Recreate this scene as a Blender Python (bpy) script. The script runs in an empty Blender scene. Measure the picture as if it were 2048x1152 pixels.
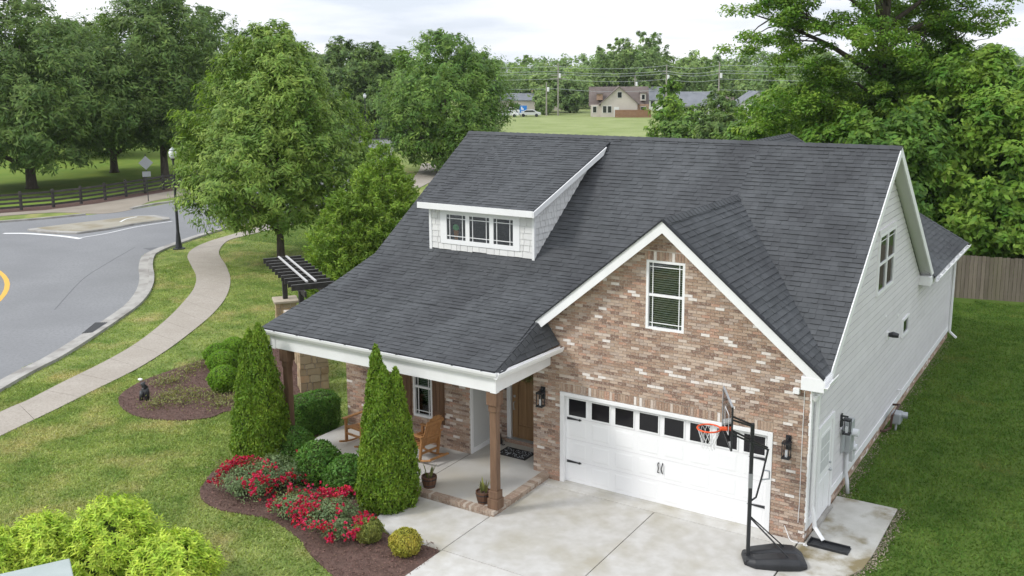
import bpy, math, random
import numpy as np
from mathutils import Matrix, Vector

sc = bpy.context.scene
col = sc.collection
R = math.radians

# ------------------------------------------------------------------ camera
CAM = np.array([4.981, -19.032, 9.764])
RV = np.array([0.84431765, 0.5358013, -0.00668384])
UV = np.array([-0.08778414, 0.15061403, 0.98468744])
FV = np.array([-0.52860349, 0.83080225, -0.17420094])
FPX, CY = 1938.46, -95.29
cd = bpy.data.cameras.new('camera')
cam = bpy.data.objects.new('camera', cd)
col.objects.link(cam)
m = Matrix.Identity(4)
for i in range(3):
    m[i][0], m[i][1], m[i][2], m[i][3] = RV[i], UV[i], -FV[i], CAM[i]
cam.matrix_world = m
cd.sensor_width = 36.0
cd.lens = FPX / 2048 * 36.0
cd.shift_y = CY / 2048
cd.clip_end = 4000
sc.camera = cam

# ------------------------------------------------------------------ world, sun, exposure
SUN = Vector((-0.50, -0.56, 0.66)).normalized()
w = bpy.data.worlds.new('World')
sc.world = w
w.use_nodes = True
nt = w.node_tree
nt.nodes.clear()
def wn(t, **k):
    n = nt.nodes.new(t)
    for a, b in k.items():
        setattr(n, a, b)
    return n
out = wn('ShaderNodeOutputWorld')
bg = wn('ShaderNodeBackground')
sky = wn('ShaderNodeTexSky', sky_type='NISHITA', sun_disc=False)
sky.sun_elevation = math.asin(SUN.z)
sky.sun_rotation = math.atan2(SUN.x, SUN.y)
sky.dust_density = 2.0
skym = wn('ShaderNodeMix', data_type='RGBA', blend_type='MULTIPLY')
skym.inputs[0].default_value = 1
skym.inputs[7].default_value = (0.15, 0.15, 0.15, 1)
nt.links.new(sky.outputs[0], skym.inputs[6])
tc = wn('ShaderNodeTexCoord')
sep = wn('ShaderNodeSeparateXYZ')
nt.links.new(tc.outputs['Generated'], sep.inputs[0])
addz = wn('ShaderNodeMath', operation='ADD')
absz = wn('ShaderNodeMath', operation='ABSOLUTE')
nt.links.new(sep.outputs[2], absz.inputs[0])
nt.links.new(absz.outputs[0], addz.inputs[0])
addz.inputs[1].default_value = 0.12
comb = wn('ShaderNodeCombineXYZ')
for i in (0, 1):
    dv = wn('ShaderNodeMath', operation='DIVIDE')
    nt.links.new(sep.outputs[i], dv.inputs[0])
    nt.links.new(addz.outputs[0], dv.inputs[1])
    nt.links.new(dv.outputs[0], comb.inputs[i])
cn = wn('ShaderNodeTexNoise')
cn.inputs['Scale'].default_value = 0.55
cn.inputs['Detail'].default_value = 6
cn.inputs['Roughness'].default_value = 0.5
nt.links.new(comb.outputs[0], cn.inputs['Vector'])
cr = wn('ShaderNodeValToRGB')
cr.color_ramp.elements[0].position = 0.42
cr.color_ramp.elements[0].color = (0.72, 0.78, 0.88, 1)
cr.color_ramp.elements[1].position = 0.60
cr.color_ramp.elements[1].color = (1.00, 1.015, 1.05, 1)
nt.links.new(cn.outputs['Fac'], cr.inputs[0])
mk = wn('ShaderNodeMapRange')
mk.inputs[1].default_value = 0.30
mk.inputs[2].default_value = 0.48
mk.inputs[3].default_value = 0.75
mk.inputs[4].default_value = 1.0
nt.links.new(cn.outputs['Fac'], mk.inputs[0])
mx = wn('ShaderNodeMix', data_type='RGBA')
nt.links.new(mk.outputs[0], mx.inputs[0])
nt.links.new(skym.outputs[2], mx.inputs[6])
nt.links.new(cr.outputs[0], mx.inputs[7])
nt.links.new(mx.outputs[2], bg.inputs[0])
# an overcast sky grows brighter towards the zenith
gz = wn('ShaderNodeMapRange')
gz.inputs[3].default_value = 0.80
gz.inputs[4].default_value = 1.30
nt.links.new(absz.outputs[0], gz.inputs[0])
nt.links.new(gz.outputs[0], bg.inputs[1])
nt.links.new(bg.outputs[0], out.inputs[0])

sl = bpy.data.lights.new('sun', 'SUN')
sl.energy = 1.5
sl.angle = R(11)
sl.color = (1.0, 0.975, 0.94)
so = bpy.data.objects.new('sun', sl)
col.objects.link(so)
so.rotation_euler = (-SUN).to_track_quat('-Z', 'Y').to_euler()

vs = sc.view_settings
vs.view_transform = 'Standard'
vs.look = 'None'
vs.exposure = 0.48
vs.gamma = 1.0
vs.use_curve_mapping = False

# ------------------------------------------------------------------ helpers
def ray(u, v):
    return FV + RV * (u - 1024) / FPX - UV * (v - 576 - CY) / FPX
def G(u, v, z=0.0):
    """ground point seen at a point of the 2048 x 1152 photograph"""
    d = ray(u, v)
    p = CAM + d * (z - CAM[2]) / d[2]
    return (float(p[0]), float(p[1]), z)
def G2(u, v, z=0.0):
    return G(u, v, z)[:2]
def DU(u, dist):
    """ground point at a horizontal distance from the camera's foot"""
    d = ray(u, 300)
    k = dist / math.hypot(d[0], d[1])
    return (float(CAM[0] + d[0] * k), float(CAM[1] + d[1] * k))

WM = {}
def wm(o):
    return WM.get(o.name, Matrix.Identity(4))
def tag(o, label=None, cat=None, group=None, kind=None):
    if label: o['label'] = label
    if cat: o['category'] = cat
    if group: o['group'] = group
    if kind: o['kind'] = kind
    return o
def link(o, parent=None):
    col.objects.link(o)
    if parent is not None:
        o.parent = parent
        o.matrix_parent_inverse = wm(parent).inverted()
    return o
def thing(name, label, cat, loc=(0, 0, 0), group=None, local=False):
    """Empty at the thing's base. local=True: parts are given in its own frame."""
    o = bpy.data.objects.new(name, None)
    o.empty_display_size = 0.2
    col.objects.link(o)
    o.location = loc
    if not local:
        WM[o.name] = Matrix.Translation(Vector(loc))
    return tag(o, label, cat, group)
def copy_tree(o, parent=None):
    c = o.copy()
    col.objects.link(c)
    if parent is not None:
        c.parent = parent
    for ch in [x for x in list(bpy.data.objects) if x.parent == o]:
        copy_tree(ch, c)
    return c

def np_mesh(name, verts, faces):
    verts = np.ascontiguousarray(verts, dtype=np.float32)
    faces = np.ascontiguousarray(faces, dtype=np.int32)
    me = bpy.data.meshes.new(name)
    n, k = faces.shape
    me.vertices.add(len(verts))
    me.vertices.foreach_set('co', verts.ravel())
    me.loops.add(n * k)
    me.loops.foreach_set('vertex_index', faces.ravel())
    me.polygons.add(n)
    me.polygons.foreach_set('loop_start', np.arange(0, n * k, k, dtype=np.int32))
    me.polygons.foreach_set('loop_total', np.full(n, k, dtype=np.int32))
    me.update(calc_edges=True)
    return me
def obj(name, me, material, parent=None):
    if material is not None and not me.materials:
        me.materials.append(material)
    o = bpy.data.objects.new(name, me)
    return link(o, parent)

def V3(a): return np.array(a, dtype=float)
def unit(a):
    a = V3(a)
    return a / np.linalg.norm(a)

class MB:
    def __init__(s):
        s.v = []; s.f = []
    def add(s, vs, fs):
        b = len(s.v)
        s.v += [tuple(map(float, q)) for q in vs]
        s.f += [tuple(b + i for i in f) for f in fs]
        return s
    def box(s, x0, x1, y0, y1, z0, z1):
        return s.add([(x0, y0, z0), (x1, y0, z0), (x1, y1, z0), (x0, y1, z0), (x0, y0, z1), (x1, y0, z1), (x1, y1, z1), (x0, y1, z1)],
                     [(3, 2, 1, 0), (4, 5, 6, 7), (0, 1, 5, 4), (1, 2, 6, 5), (2, 3, 7, 6), (3, 0, 4, 7)])
    def bar(s, a, b, w, h, up=(0, 0, 1)):
        """box beam from a to b, w across, h along up (centred)"""
        a, b = V3(a), V3(b)
        d = unit(b - a)
        sd = np.cross(d, up)
        sd = unit(sd) * w / 2
        u2 = unit(np.cross(sd, d)) * h / 2
        vs = [p + i * sd + j * u2 for p in (a, b) for (i, j) in ((-1, -1), (1, -1), (1, 1), (-1, 1))]
        return s.add(vs, [(0, 1, 2, 3), (7, 6, 5, 4), (0, 4, 5, 1), (1, 5, 6, 2), (2, 6, 7, 3), (3, 7, 4, 0)])
    def tube(s, pts, r, n=8, cap=True):
        pts = [V3(p) for p in pts]
        rs = r if hasattr(r, '__len__') else [r] * len(pts)
        ring = []
        ref = None
        for i, p in enumerate(pts):
            t = unit(pts[min(i + 1, len(pts) - 1)] - pts[max(i - 1, 0)])
            if ref is None:
                ref = np.cross(t, (0.3, 0.9, 0.2) if abs(t[1]) < 0.9 else (1, 0, 0))
            ref = unit(ref - t * np.dot(ref, t))
            b = np.cross(t, ref)
            ring.append([p + rs[i] * (math.cos(2 * math.pi * k / n) * ref + math.sin(2 * math.pi * k / n) * b) for k in range(n)])
        vs = [q for rr in ring for q in rr]
        fs = [(i * n + k, i * n + (k + 1) % n, (i + 1) * n + (k + 1) % n, (i + 1) * n + k) for i in range(len(pts) - 1) for k in range(n)]
        if cap:
            fs += [tuple(range(n - 1, -1, -1)), tuple((len(pts) - 1) * n + k for k in range(n))]
        return s.add(vs, fs)
    def lathe(s, c, prof, n=16):
        return s.tube([(c[0], c[1], c[2] + z) for (z, r) in prof], [r for z, r in prof], n) if False else s._lathe(c, prof, n)
    def _lathe(s, c, prof, n):
        vs = [(c[0] + r * math.cos(2 * math.pi * k / n), c[1] + r * math.sin(2 * math.pi * k / n), c[2] + z) for z, r in prof for k in range(n)]
        fs = [(i * n + k, i * n + (k + 1) % n, (i + 1) * n + (k + 1) % n, (i + 1) * n + k) for i in range(len(prof) - 1) for k in range(n)]
        fs += [tuple(range(n - 1, -1, -1)), tuple((len(prof) - 1) * n + k for k in range(n))]
        return s.add(vs, fs)
    def prism(s, poly, z0, z1):
        n = len(poly)
        a = sum(poly[i][0] * poly[(i + 1) % n][1] - poly[(i + 1) % n][0] * poly[i][1] for i in range(n))
        if a < 0: poly = poly[::-1]
        vs = [(p[0], p[1], z0) for p in poly] + [(p[0], p[1], z1) for p in poly]
        return s.add(vs, [tuple(range(n - 1, -1, -1)), tuple(range(n, 2 * n))] + [(i, (i + 1) % n, n + (i + 1) % n, n + i) for i in range(n)])
    def slab(s, poly, nrm, t):
        """polygon of 3d points (counter-clockwise seen from nrm) thickened downwards by t"""
        poly = [V3(p) for p in poly]
        nn = unit(nrm) * t
        n = len(poly)
        vs = poly + [p - nn for p in poly]
        return s.add(vs, [tuple(range(n)), tuple(range(2 * n - 1, n - 1, -1))] + [((i + 1) % n, i, n + i, n + (i + 1) % n) for i in range(n)])
    def mesh(s, name):
        me = bpy.data.meshes.new(name)
        me.from_pydata(s.v, [], s.f)
        me.update()
        return me
    def build(s, name, material, parent=None, smooth=False, bevel=0):
        me = s.mesh(name)
        if smooth:
            me.polygons.foreach_set('use_smooth', [True] * len(me.polygons))
        o = obj(name, me, material, parent)
        if bevel:
            b = o.modifiers.new('bevel', 'BEVEL')
            b.width = bevel; b.segments = 2; b.limit_method = 'ANGLE'
        return o

def spline(pts, k=8):
    pts = [V3(p) for p in pts]
    P = [2 * pts[0] - pts[1]] + pts + [2 * pts[-1] - pts[-2]]
    o = []
    for i in range(1, len(P) - 2):
        for j in range(k):
            t = j / k
            o.append(0.5 * ((2 * P[i]) + (-P[i - 1] + P[i + 1]) * t + (2 * P[i - 1] - 5 * P[i] + 4 * P[i + 1] - P[i + 2]) * t * t + (-P[i - 1] + 3 * P[i] - 3 * P[i + 1] + P[i + 2]) * t ** 3))
    o.append(pts[-1])
    return o
def offset(line, d):
    line = [V3(p) for p in line]
    o = []
    for i, p in enumerate(line):
        t = unit(line[min(i + 1, len(line) - 1)] - line[max(i - 1, 0)])
        o.append(p + d * np.array([-t[1], t[0]] + [0] * (len(p) - 2)))
    return o
def strip(a, b, z0, z1):
    """solid band between two equally long lines of 2d points"""
    mb = MB()
    n = len(a)
    vs = [(p[0], p[1], z) for z in (z0, z1) for L in (a, b) for p in L]
    fs = []
    for i in range(n - 1):
        fs += [(2 * n + i, 3 * n + i, 3 * n + i + 1, 2 * n + i + 1), (i, 2 * n + i, 2 * n + i + 1, i + 1), (n + i, n + i + 1, 3 * n + i + 1, 3 * n + i)]
    fs += [(0, n, 3 * n, 2 * n), (n - 1, 3 * n - 1, 4 * n - 1, 2 * n - 1)][:1] + [(n - 1, 3 * n - 1, 4 * n - 1, 2 * n - 1)]
    return mb.add(vs, fs)
def resample(line, n):
    L = np.array([p[:2] for p in line], float)
    s = np.r_[0, np.cumsum(np.hypot(*np.diff(L, axis=0).T))]
    t = np.linspace(0, s[-1], n)
    return np.c_[np.interp(t, s, L[:, 0]), np.interp(t, s, L[:, 1])]
def in_poly(P, poly):
    x, y = P[:, 0], P[:, 1]
    c = np.zeros(len(P), bool)
    n = len(poly)
    for i in range(n):
        x1, y1 = poly[i][:2]; x2, y2 = poly[(i + 1) % n][:2]
        k = ((y1 > y) != (y2 > y)) & (x < (x2 - x1) * (y - y1) / ((y2 - y1) if y2 != y1 else 1e-9) + x1)
        c ^= k
    return c

# ------------------------------------------------------------------ materials
def mat(name, c1, c2=None, scale=3.0, rough=0.8, bump=0.0, bscale=None, rnd=0.0, metal=0.0, spec=0.3, detail=5, ramp=None,
        stretch=None, c3=None, s3=0.4, t3=(0.45, 0.65), trans=0.0, hue=0.0, coat=0.0, alpha=None):
    mt = bpy.data.materials.new(name)
    mt.use_nodes = True
    N = mt.node_tree.nodes; L = mt.node_tree.links
    b = N['Principled BSDF']
    b.inputs['Roughness'].default_value = rough
    b.inputs['Metallic'].default_value = metal
    b.inputs['Specular IOR Level'].default_value = spec
    if coat: b.inputs['Coat Weight'].default_value = coat
    geo = N.new('ShaderNodeNewGeometry')
    vec = geo.outputs['Position']
    if stretch:
        mp = N.new('ShaderNodeMapping')
        mp.inputs['Scale'].default_value = stretch
        L.new(vec, mp.inputs[0]); vec = mp.outputs[0]
    def noise(s, d=detail, r=0.55):
        n = N.new('ShaderNodeTexNoise')
        n.inputs['Scale'].default_value = s
        n.inputs['Detail'].default_value = d
        n.inputs['Roughness'].default_value = r
        L.new(vec, n.inputs['Vector'])
        return n.outputs['Fac']
    rv = None
    if rnd or ramp or hue:
        oi = N.new('ShaderNodeObjectInfo')
        ad = N.new('ShaderNodeMath'); ad.operation = 'ADD'
        L.new(geo.outputs['Random Per Island'], ad.inputs[0]); L.new(oi.outputs['Random'], ad.inputs[1])
        fr = N.new('ShaderNodeMath'); fr.operation = 'FRACT'
        L.new(ad.outputs[0], fr.inputs[0])
        rv = fr.outputs[0]
    if ramp:
        rp = N.new('ShaderNodeValToRGB')
        rp.color_ramp.interpolation = 'CONSTANT'
        el = rp.color_ramp.elements
        while len(el) < len(ramp): el.new(0.5)
        for e, (p, c) in zip(el, ramp):
            e.position = p; e.color = (*c, 1)
        L.new(rv, rp.inputs[0])
        color = rp.outputs[0]
    else:
        rgb = N.new('ShaderNodeRGB'); rgb.outputs[0].default_value = (*c1, 1)
        color = rgb.outputs[0]
    def mixc(f, a, bcol, mode='MIX'):
        mxn = N.new('ShaderNodeMix'); mxn.data_type = 'RGBA'; mxn.blend_type = mode
        if isinstance(f, float): mxn.inputs[0].default_value = f
        else: L.new(f, mxn.inputs[0])
        L.new(a, mxn.inputs[6])
        if isinstance(bcol, tuple): mxn.inputs[7].default_value = (*bcol, 1)
        else: L.new(bcol, mxn.inputs[7])
        return mxn.outputs[2]
    def rmap(v, a, bb, c=0.0, d=1.0):
        r = N.new('ShaderNodeMapRange')
        for i, q in enumerate((a, bb, c, d)): r.inputs[i + 1].default_value = q
        L.new(v, r.inputs[0]); return r.outputs[0]
    if c2:
        color = mixc(rmap(noise(scale), 0.35, 0.65), color, c2)
    if c3:
        color = mixc(rmap(noise(s3), *t3), color, c3)
    if rnd:
        hs = N.new('ShaderNodeHueSaturation')
        L.new(color, hs.inputs['Color'])
        L.new(rmap(rv, 0, 1, 1 - rnd, 1 + rnd), hs.inputs['Value'])
        if hue:
            r7 = N.new('ShaderNodeMath'); r7.operation = 'MULTIPLY'; r7.inputs[1].default_value = 7.31
            L.new(rv, r7.inputs[0])
            f7 = N.new('ShaderNodeMath'); f7.operation = 'FRACT'; L.new(r7.outputs[0], f7.inputs[0])
            L.new(rmap(f7.outputs[0], 0, 1, 0.5 - hue, 0.5 + hue), hs.inputs['Hue'])
        color = hs.outputs[0]
    L.new(color, b.inputs['Base Color'])
    if bump:
        bp = N.new('ShaderNodeBump')
        bp.inputs['Strength'].default_value = 1.0
        bp.inputs['Distance'].default_value = bump
        L.new(noise(bscale or scale * 3, 4, 0.6), bp.inputs['Height'])
        L.new(bp.outputs[0], b.inputs['Normal'])
    if trans:
        o = N['Material Output']
        tr = N.new('ShaderNodeBsdfTranslucent')
        L.new(mixc(1.0, color, (1.15, 1.25, 0.55), 'MULTIPLY'), tr.inputs[0])
        ms = N.new('ShaderNodeMixShader'); ms.inputs[0].default_value = trans
        L.new(b.outputs[0], ms.inputs[1]); L.new(tr.outputs[0], ms.inputs[2])
        L.new(ms.outputs[0], o.inputs[0])
    return mt
def glass_mat(name, tint=(0.75, 0.8, 0.8), refl=0.12):
    mt = bpy.data.materials.new(name); mt.use_nodes = True
    N = mt.node_tree.nodes; L = mt.node_tree.links
    N.remove(N['Principled BSDF'])
    t = N.new('ShaderNodeBsdfTransparent'); t.inputs[0].default_value = (*tint, 1)
    g = N.new('ShaderNodeBsdfGlossy'); g.inputs['Roughness'].default_value = 0.02
    lw = N.new('ShaderNodeFresnel'); lw.inputs[0].default_value = 1.5
    ad = N.new('ShaderNodeMath'); ad.operation = 'ADD'; ad.inputs[1].default_value = refl - 0.04
    L.new(lw.outputs[0], ad.inputs[0])
    ms = N.new('ShaderNodeMixShader')
    L.new(ad.outputs[0], ms.inputs[0]); L.new(t.outputs[0], ms.inputs[1]); L.new(g.outputs[0], ms.inputs[2])
    L.new(ms.outputs[0], N['Material Output'].inputs[0])
    return mt

M = {}
M['ground'] = mat('ground_grass', (0.13, 0.19, 0.048), (0.25, 0.29, 0.09), 0.9, 0.95, 0.02, 60, c3=(0.38, 0.33, 0.15), s3=0.5, t3=(0.53, 0.74), spec=0.1, detail=7)
M['blade'] = mat('lawn_blades', (0.20, 0.29, 0.072), (0.37, 0.43, 0.14), 0.9, 0.8, rnd=0.30, hue=0.015, c3=(0.54, 0.47, 0.23), s3=0.5, t3=(0.50, 0.74), detail=7, trans=0.3, spec=0.15)
M['blade_lush'] = mat('lush_blades', (0.075, 0.145, 0.024), (0.125, 0.20, 0.038), 1.1, 0.8, rnd=0.30, hue=0.02, trans=0.3, spec=0.15, c3=(0.21, 0.20, 0.07), s3=0.5, t3=(0.58, 0.75))
M['lush'] = mat('lush_grass', (0.065, 0.115, 0.02), (0.10, 0.155, 0.032), 1.1, 0.95, 0.02, 60, spec=0.1)
M['shade_grass'] = mat('park_grass', (0.13, 0.21, 0.035), (0.18, 0.24, 0.045), 0.5, 0.95, spec=0.1)
M['meadow'] = mat('meadow_grass', (0.20, 0.245, 0.09), (0.29, 0.325, 0.15), 0.18, 0.95, 0.10, 2.0, c3=(0.24, 0.29, 0.10), s3=1.2, spec=0.1, stretch=(1, 1, 1))
M['asphalt'] = mat('asphalt', (0.205, 0.207, 0.212), (0.245, 0.247, 0.252), 0.22, 0.9, 0.006, 60, c3=(0.18, 0.182, 0.187), s3=9, t3=(0.45, 0.75))
M['tar'] = mat('tar', (0.14, 0.142, 0.148), rough=0.8)
M['concrete'] = mat('driveway_concrete', (0.455, 0.44, 0.405), (0.53, 0.52, 0.495), 3.5, 0.9, 0.003, 50, c3=(0.355, 0.325, 0.245), s3=0.8, t3=(0.46, 0.78), rnd=0.04, detail=9)
M['porch_concrete'] = mat('porch_concrete', (0.46, 0.45, 0.425), (0.51, 0.50, 0.475), 2, 0.85, c3=(0.46, 0.43, 0.37), s3=0.6)
M['stained'] = mat('stained_concrete', (0.40, 0.385, 0.345), (0.50, 0.49, 0.455), 1.9, 0.9, 0.003, 50, c3=(0.20, 0.165, 0.09), s3=1.1, t3=(0.50, 0.64), detail=8)
M['joint'] = mat('joint_dirt', (0.10, 0.09, 0.075), rough=0.95)
M['path'] = mat('path_aggregate', (0.355, 0.315, 0.268), (0.405, 0.365, 0.315), 0.7, 0.9, 0.004, 90, c3=(0.30, 0.265, 0.225), s3=16, t3=(0.42, 0.7))
M['path_far'] = mat('brown_paving', (0.26, 0.225, 0.18), (0.31, 0.27, 0.22), 0.6, 0.9)
M['kerb'] = mat('kerb_concrete', (0.34, 0.325, 0.30), (0.41, 0.395, 0.365), 1.5, 0.9, c3=(0.25, 0.235, 0.215), s3=0.9)
M['island'] = mat('island_concrete', (0.29, 0.265, 0.21), (0.35, 0.325, 0.27), 0.5, 0.9, c3=(0.25, 0.215, 0.145), s3=0.6)
M['paint_white'] = mat('road_paint_white', (0.75, 0.75, 0.74), rough=0.7)
M['paint_yellow'] = mat('road_paint_yellow', (0.70, 0.40, 0.07), rough=0.7)
M['soil'] = mat('mulch_soil', (0.10, 0.06, 0.048), (0.15, 0.092, 0.075), 8, 0.95, 0.03, 40)
M['chip'] = mat('mulch_chips', (0.15, 0.088, 0.07), rough=0.9, rnd=0.5, hue=0.02)
M['mortar'] = mat('mortar', (0.52, 0.46, 0.39), (0.58, 0.52, 0.46), 12, 0.95)
BR = [(0.00, (0.384, 0.259, 0.188)), (0.14, (0.433, 0.314, 0.234)), (0.30, (0.323, 0.216, 0.158)), (0.44, (0.47, 0.36, 0.281)), (0.58, (0.215, 0.141, 0.108)), (0.71, (0.396, 0.24, 0.173)), (0.79, (0.359, 0.28, 0.231)), (0.91, (0.645, 0.602, 0.565)), (0.95, (0.495, 0.415, 0.354))]
M['brick'] = mat('tumbled_brick', (0.3, 0.2, 0.15), None, 9, 0.9, 0.004, 45, ramp=BR, rnd=0.14, spec=0.2, c3=(0.56, 0.47, 0.39), s3=24, t3=(0.50, 0.78))
M['edge_brick'] = mat('edging_brick', (0.36, 0.28, 0.22), None, 9, 0.9, 0.004, 45, ramp=[(0, (0.33, 0.245, 0.185)), (0.4, (0.38, 0.295, 0.23)), (0.7, (0.28, 0.20, 0.15)), (0.88, (0.43, 0.365, 0.305))], rnd=0.08, c3=(0.43, 0.375, 0.31), s3=20, t3=(0.5, 0.75))
M['shingle'] = mat('asphalt_shingle', (0.066, 0.070, 0.074), (0.082, 0.086, 0.091), 1.6, 0.85, 0.002, 150, rnd=0.11, c3=(0.054, 0.056, 0.060), s3=0.6, t3=(0.45, 0.70), spec=0.25, stretch=(1, 0.45, 1))
M['deck'] = mat('roof_felt', (0.028, 0.03, 0.034), rough=0.9)
M['white'] = mat('white_trim_paint', (0.80, 0.80, 0.80), (0.76, 0.76, 0.755), 2.5, 0.5, spec=0.4)
M['vinyl'] = mat('white_vinyl', (0.82, 0.82, 0.82), rough=0.4, spec=0.4)
M['siding'] = mat('grey_siding', (0.665, 0.645, 0.655), (0.625, 0.605, 0.612), 1.8, 0.6, rnd=0.035, spec=0.3)
M['shake'] = mat('pale_shakes', (0.70, 0.695, 0.68), (0.66, 0.655, 0.64), 8, 0.65, 0.004, 25, rnd=0.05)
M['lap_shadow_core'] = mat('lap_shadow_sheathing', (0.14, 0.14, 0.14), rough=0.9)  # wall core coloured dark so the plank gaps read as lap shadows
M['soffit'] = mat('vented_soffit', (0.66, 0.66, 0.645), rough=0.6)
M['panel_grey'] = mat('grey_panel', (0.56, 0.565, 0.555), rough=0.6)
M['post_wood'] = mat('stained_post_wood', (0.115, 0.066, 0.040), (0.19, 0.115, 0.072), 9, 0.6, 0.003, 40, stretch=(1, 1, 0.12))
M['shutter'] = mat('shutter_wood', (0.13, 0.072, 0.04), (0.18, 0.10, 0.058), 8, 0.6, stretch=(1, 1, 0.1))
M['door_wood'] = mat('oak_door', (0.215, 0.122, 0.056), (0.295, 0.18, 0.088), 9, 0.5, 0.002, 30, stretch=(1, 1, 0.1))
M['chair_wood'] = mat('teak', (0.34, 0.165, 0.062), (0.42, 0.215, 0.085), 6, 0.55, 0.002, 40, rnd=0.12)
M['black'] = mat('black_metal', (0.022, 0.023, 0.026), rough=0.45, spec=0.5)
M['rubber'] = mat('black_rubber', (0.022, 0.022, 0.024), (0.04, 0.04, 0.043), 30, 0.85, 0.01, 60)
M['plastic'] = mat('black_plastic', (0.012, 0.013, 0.015), (0.020, 0.021, 0.024), 4, 0.5, 0.001, 200, spec=0.5)
M['dark_glass'] = mat('dark_glass', (0.018, 0.02, 0.022), rough=0.06, spec=0.6)
M['garage_glass'] = mat('tinted_garage_glass', (0.012, 0.012, 0.014), rough=0.10, spec=0.35)
M['glass'] = glass_mat('window_glass', (0.85, 0.88, 0.88), 0.07)
M['backboard'] = glass_mat('acrylic', (0.86, 0.88, 0.9), 0.10)
M['interior'] = mat('dark_room', (0.035, 0.035, 0.035), rough=0.9)
M['blind'] = mat('white_blind', (0.80, 0.81, 0.80), rough=0.5)
M['orange'] = mat('orange_rim', (0.75, 0.10, 0.03), rough=0.4)
M['net'] = mat('white_net', (0.75, 0.75, 0.75), rough=0.8)
M['grey_metal'] = mat('grey_meter_metal', (0.42, 0.44, 0.45), rough=0.45, metal=0.3)
M['galv'] = mat('dull_metal', (0.38, 0.40, 0.42), rough=0.5, metal=0.4)
M['rust_pipe'] = mat('brown_pipe', (0.07, 0.035, 0.025), rough=0.6)
M['pvc'] = mat('grey_pvc', (0.55, 0.56, 0.56), rough=0.5)
M['pot'] = mat('barrel_wood', (0.10, 0.05, 0.03), (0.15, 0.078, 0.045), 10, 0.7, rnd=0.2, stretch=(1, 1, 0.2))
M['stone'] = mat('field_stone', (0.33, 0.24, 0.14), (0.40, 0.31, 0.20), 4, 0.9, 0.012, 14, ramp=[(0, (0.36, 0.27, 0.165)), (0.35, (0.42, 0.34, 0.23)), (0.6, (0.30, 0.21, 0.12)), (0.8, (0.40, 0.26, 0.15))], rnd=0.12)
M['cap_stone'] = mat('cap_stone', (0.46, 0.40, 0.31), (0.40, 0.34, 0.26), 5, 0.85)
M['pergola'] = mat('pergola_black', (0.028, 0.026, 0.025), (0.05, 0.047, 0.045), 6, 0.6)
M['lit_rafter_edge'] = mat('skylit_edge_grey', (0.22, 0.215, 0.21), rough=0.6)  # sky light on the rafter tops, put into pale strips
M['batten'] = mat('weathered_batten', (0.50, 0.49, 0.48), rough=0.6)
M['fence_dark'] = mat('dark_fence_wood', (0.040, 0.037, 0.034), (0.07, 0.064, 0.058), 3, 0.8, rnd=0.15)
M['fence_grey'] = mat('weathered_fence', (0.14, 0.118, 0.09), (0.20, 0.172, 0.135), 5, 0.9, rnd=0.18, stretch=(1, 1, 0.15), c3=(0.13, 0.115, 0.08), s3=1.0)
M['bark'] = mat('bark', (0.075, 0.06, 0.046), (0.12, 0.10, 0.08), 7, 0.95, 0.03, 12, stretch=(1, 1, 0.3))
M['lamp_glass'] = mat('frosted_globe', (0.75, 0.76, 0.78), rough=0.3)
M['sign_back'] = mat('sign_back', (0.32, 0.33, 0.34), rough=0.5, metal=0.4)
M['util_green'] = mat('pale_green_enamel', (0.34, 0.385, 0.375), (0.38, 0.425, 0.415), 2, 0.6)
M['pole'] = mat('utility_pole_wood', (0.30, 0.28, 0.25), rough=0.9)
M['wire'] = mat('wire', (0.30, 0.33, 0.33), rough=0.6)

def leafm(name, c1, c2, scale=0.8, rnd=0.35, trans=0.35, hue=0.015, spec=0.25, rough=0.55):
    M[name] = mat(name, c1, c2, scale, rough, rnd=rnd, hue=hue, trans=trans, spec=spec)
leafm('leaf_oak_dark', (0.082, 0.15, 0.036), (0.175, 0.258, 0.062))
leafm('leaf_oak', (0.135, 0.235, 0.042), (0.28, 0.385, 0.075))
leafm('leaf_mid', (0.1, 0.2, 0.038), (0.205, 0.315, 0.06))
leafm('leaf_bright', (0.09, 0.2, 0.022), (0.225, 0.345, 0.045), 0.7)
leafm('leaf_deep', (0.055, 0.13, 0.02), (0.14, 0.25, 0.035), 0.7)
leafm('leaf_far', (0.135, 0.225, 0.07), (0.26, 0.36, 0.11), 0.15)  # paler than nearer leaves: distance haze put into the colour
leafm('leaf_conifer', (0.15, 0.25, 0.035), (0.28, 0.40, 0.06), 1.2)
leafm('leaf_thuja', (0.128, 0.225, 0.021), (0.195, 0.300, 0.030), 1.6, 0.32)
leafm('leaf_box', (0.083, 0.188, 0.033), (0.128, 0.262, 0.045), 2.5)
leafm('leaf_ball', (0.144, 0.280, 0.022), (0.200, 0.352, 0.032), 2.0, 0.3)
leafm('leaf_lime', (0.33, 0.47, 0.045), (0.56, 0.66, 0.095), 2.2, 0.38, 0.35)
leafm('leaf_gold', (0.336, 0.336, 0.049), (0.504, 0.434, 0.084), 3.0)
leafm('leaf_olive', (0.221, 0.260, 0.065), (0.299, 0.312, 0.078), 3.0)
leafm('leaf_rose', (0.14, 0.215, 0.1), (0.21, 0.27, 0.12), 2.0)
leafm('leaf_dry', (0.208, 0.221, 0.078), (0.286, 0.273, 0.117), 3.0)
leafm('petal', (0.42, 0.006, 0.035), (0.60, 0.03, 0.09), 3.0, 0.3, 0.2, 0.015)

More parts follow.
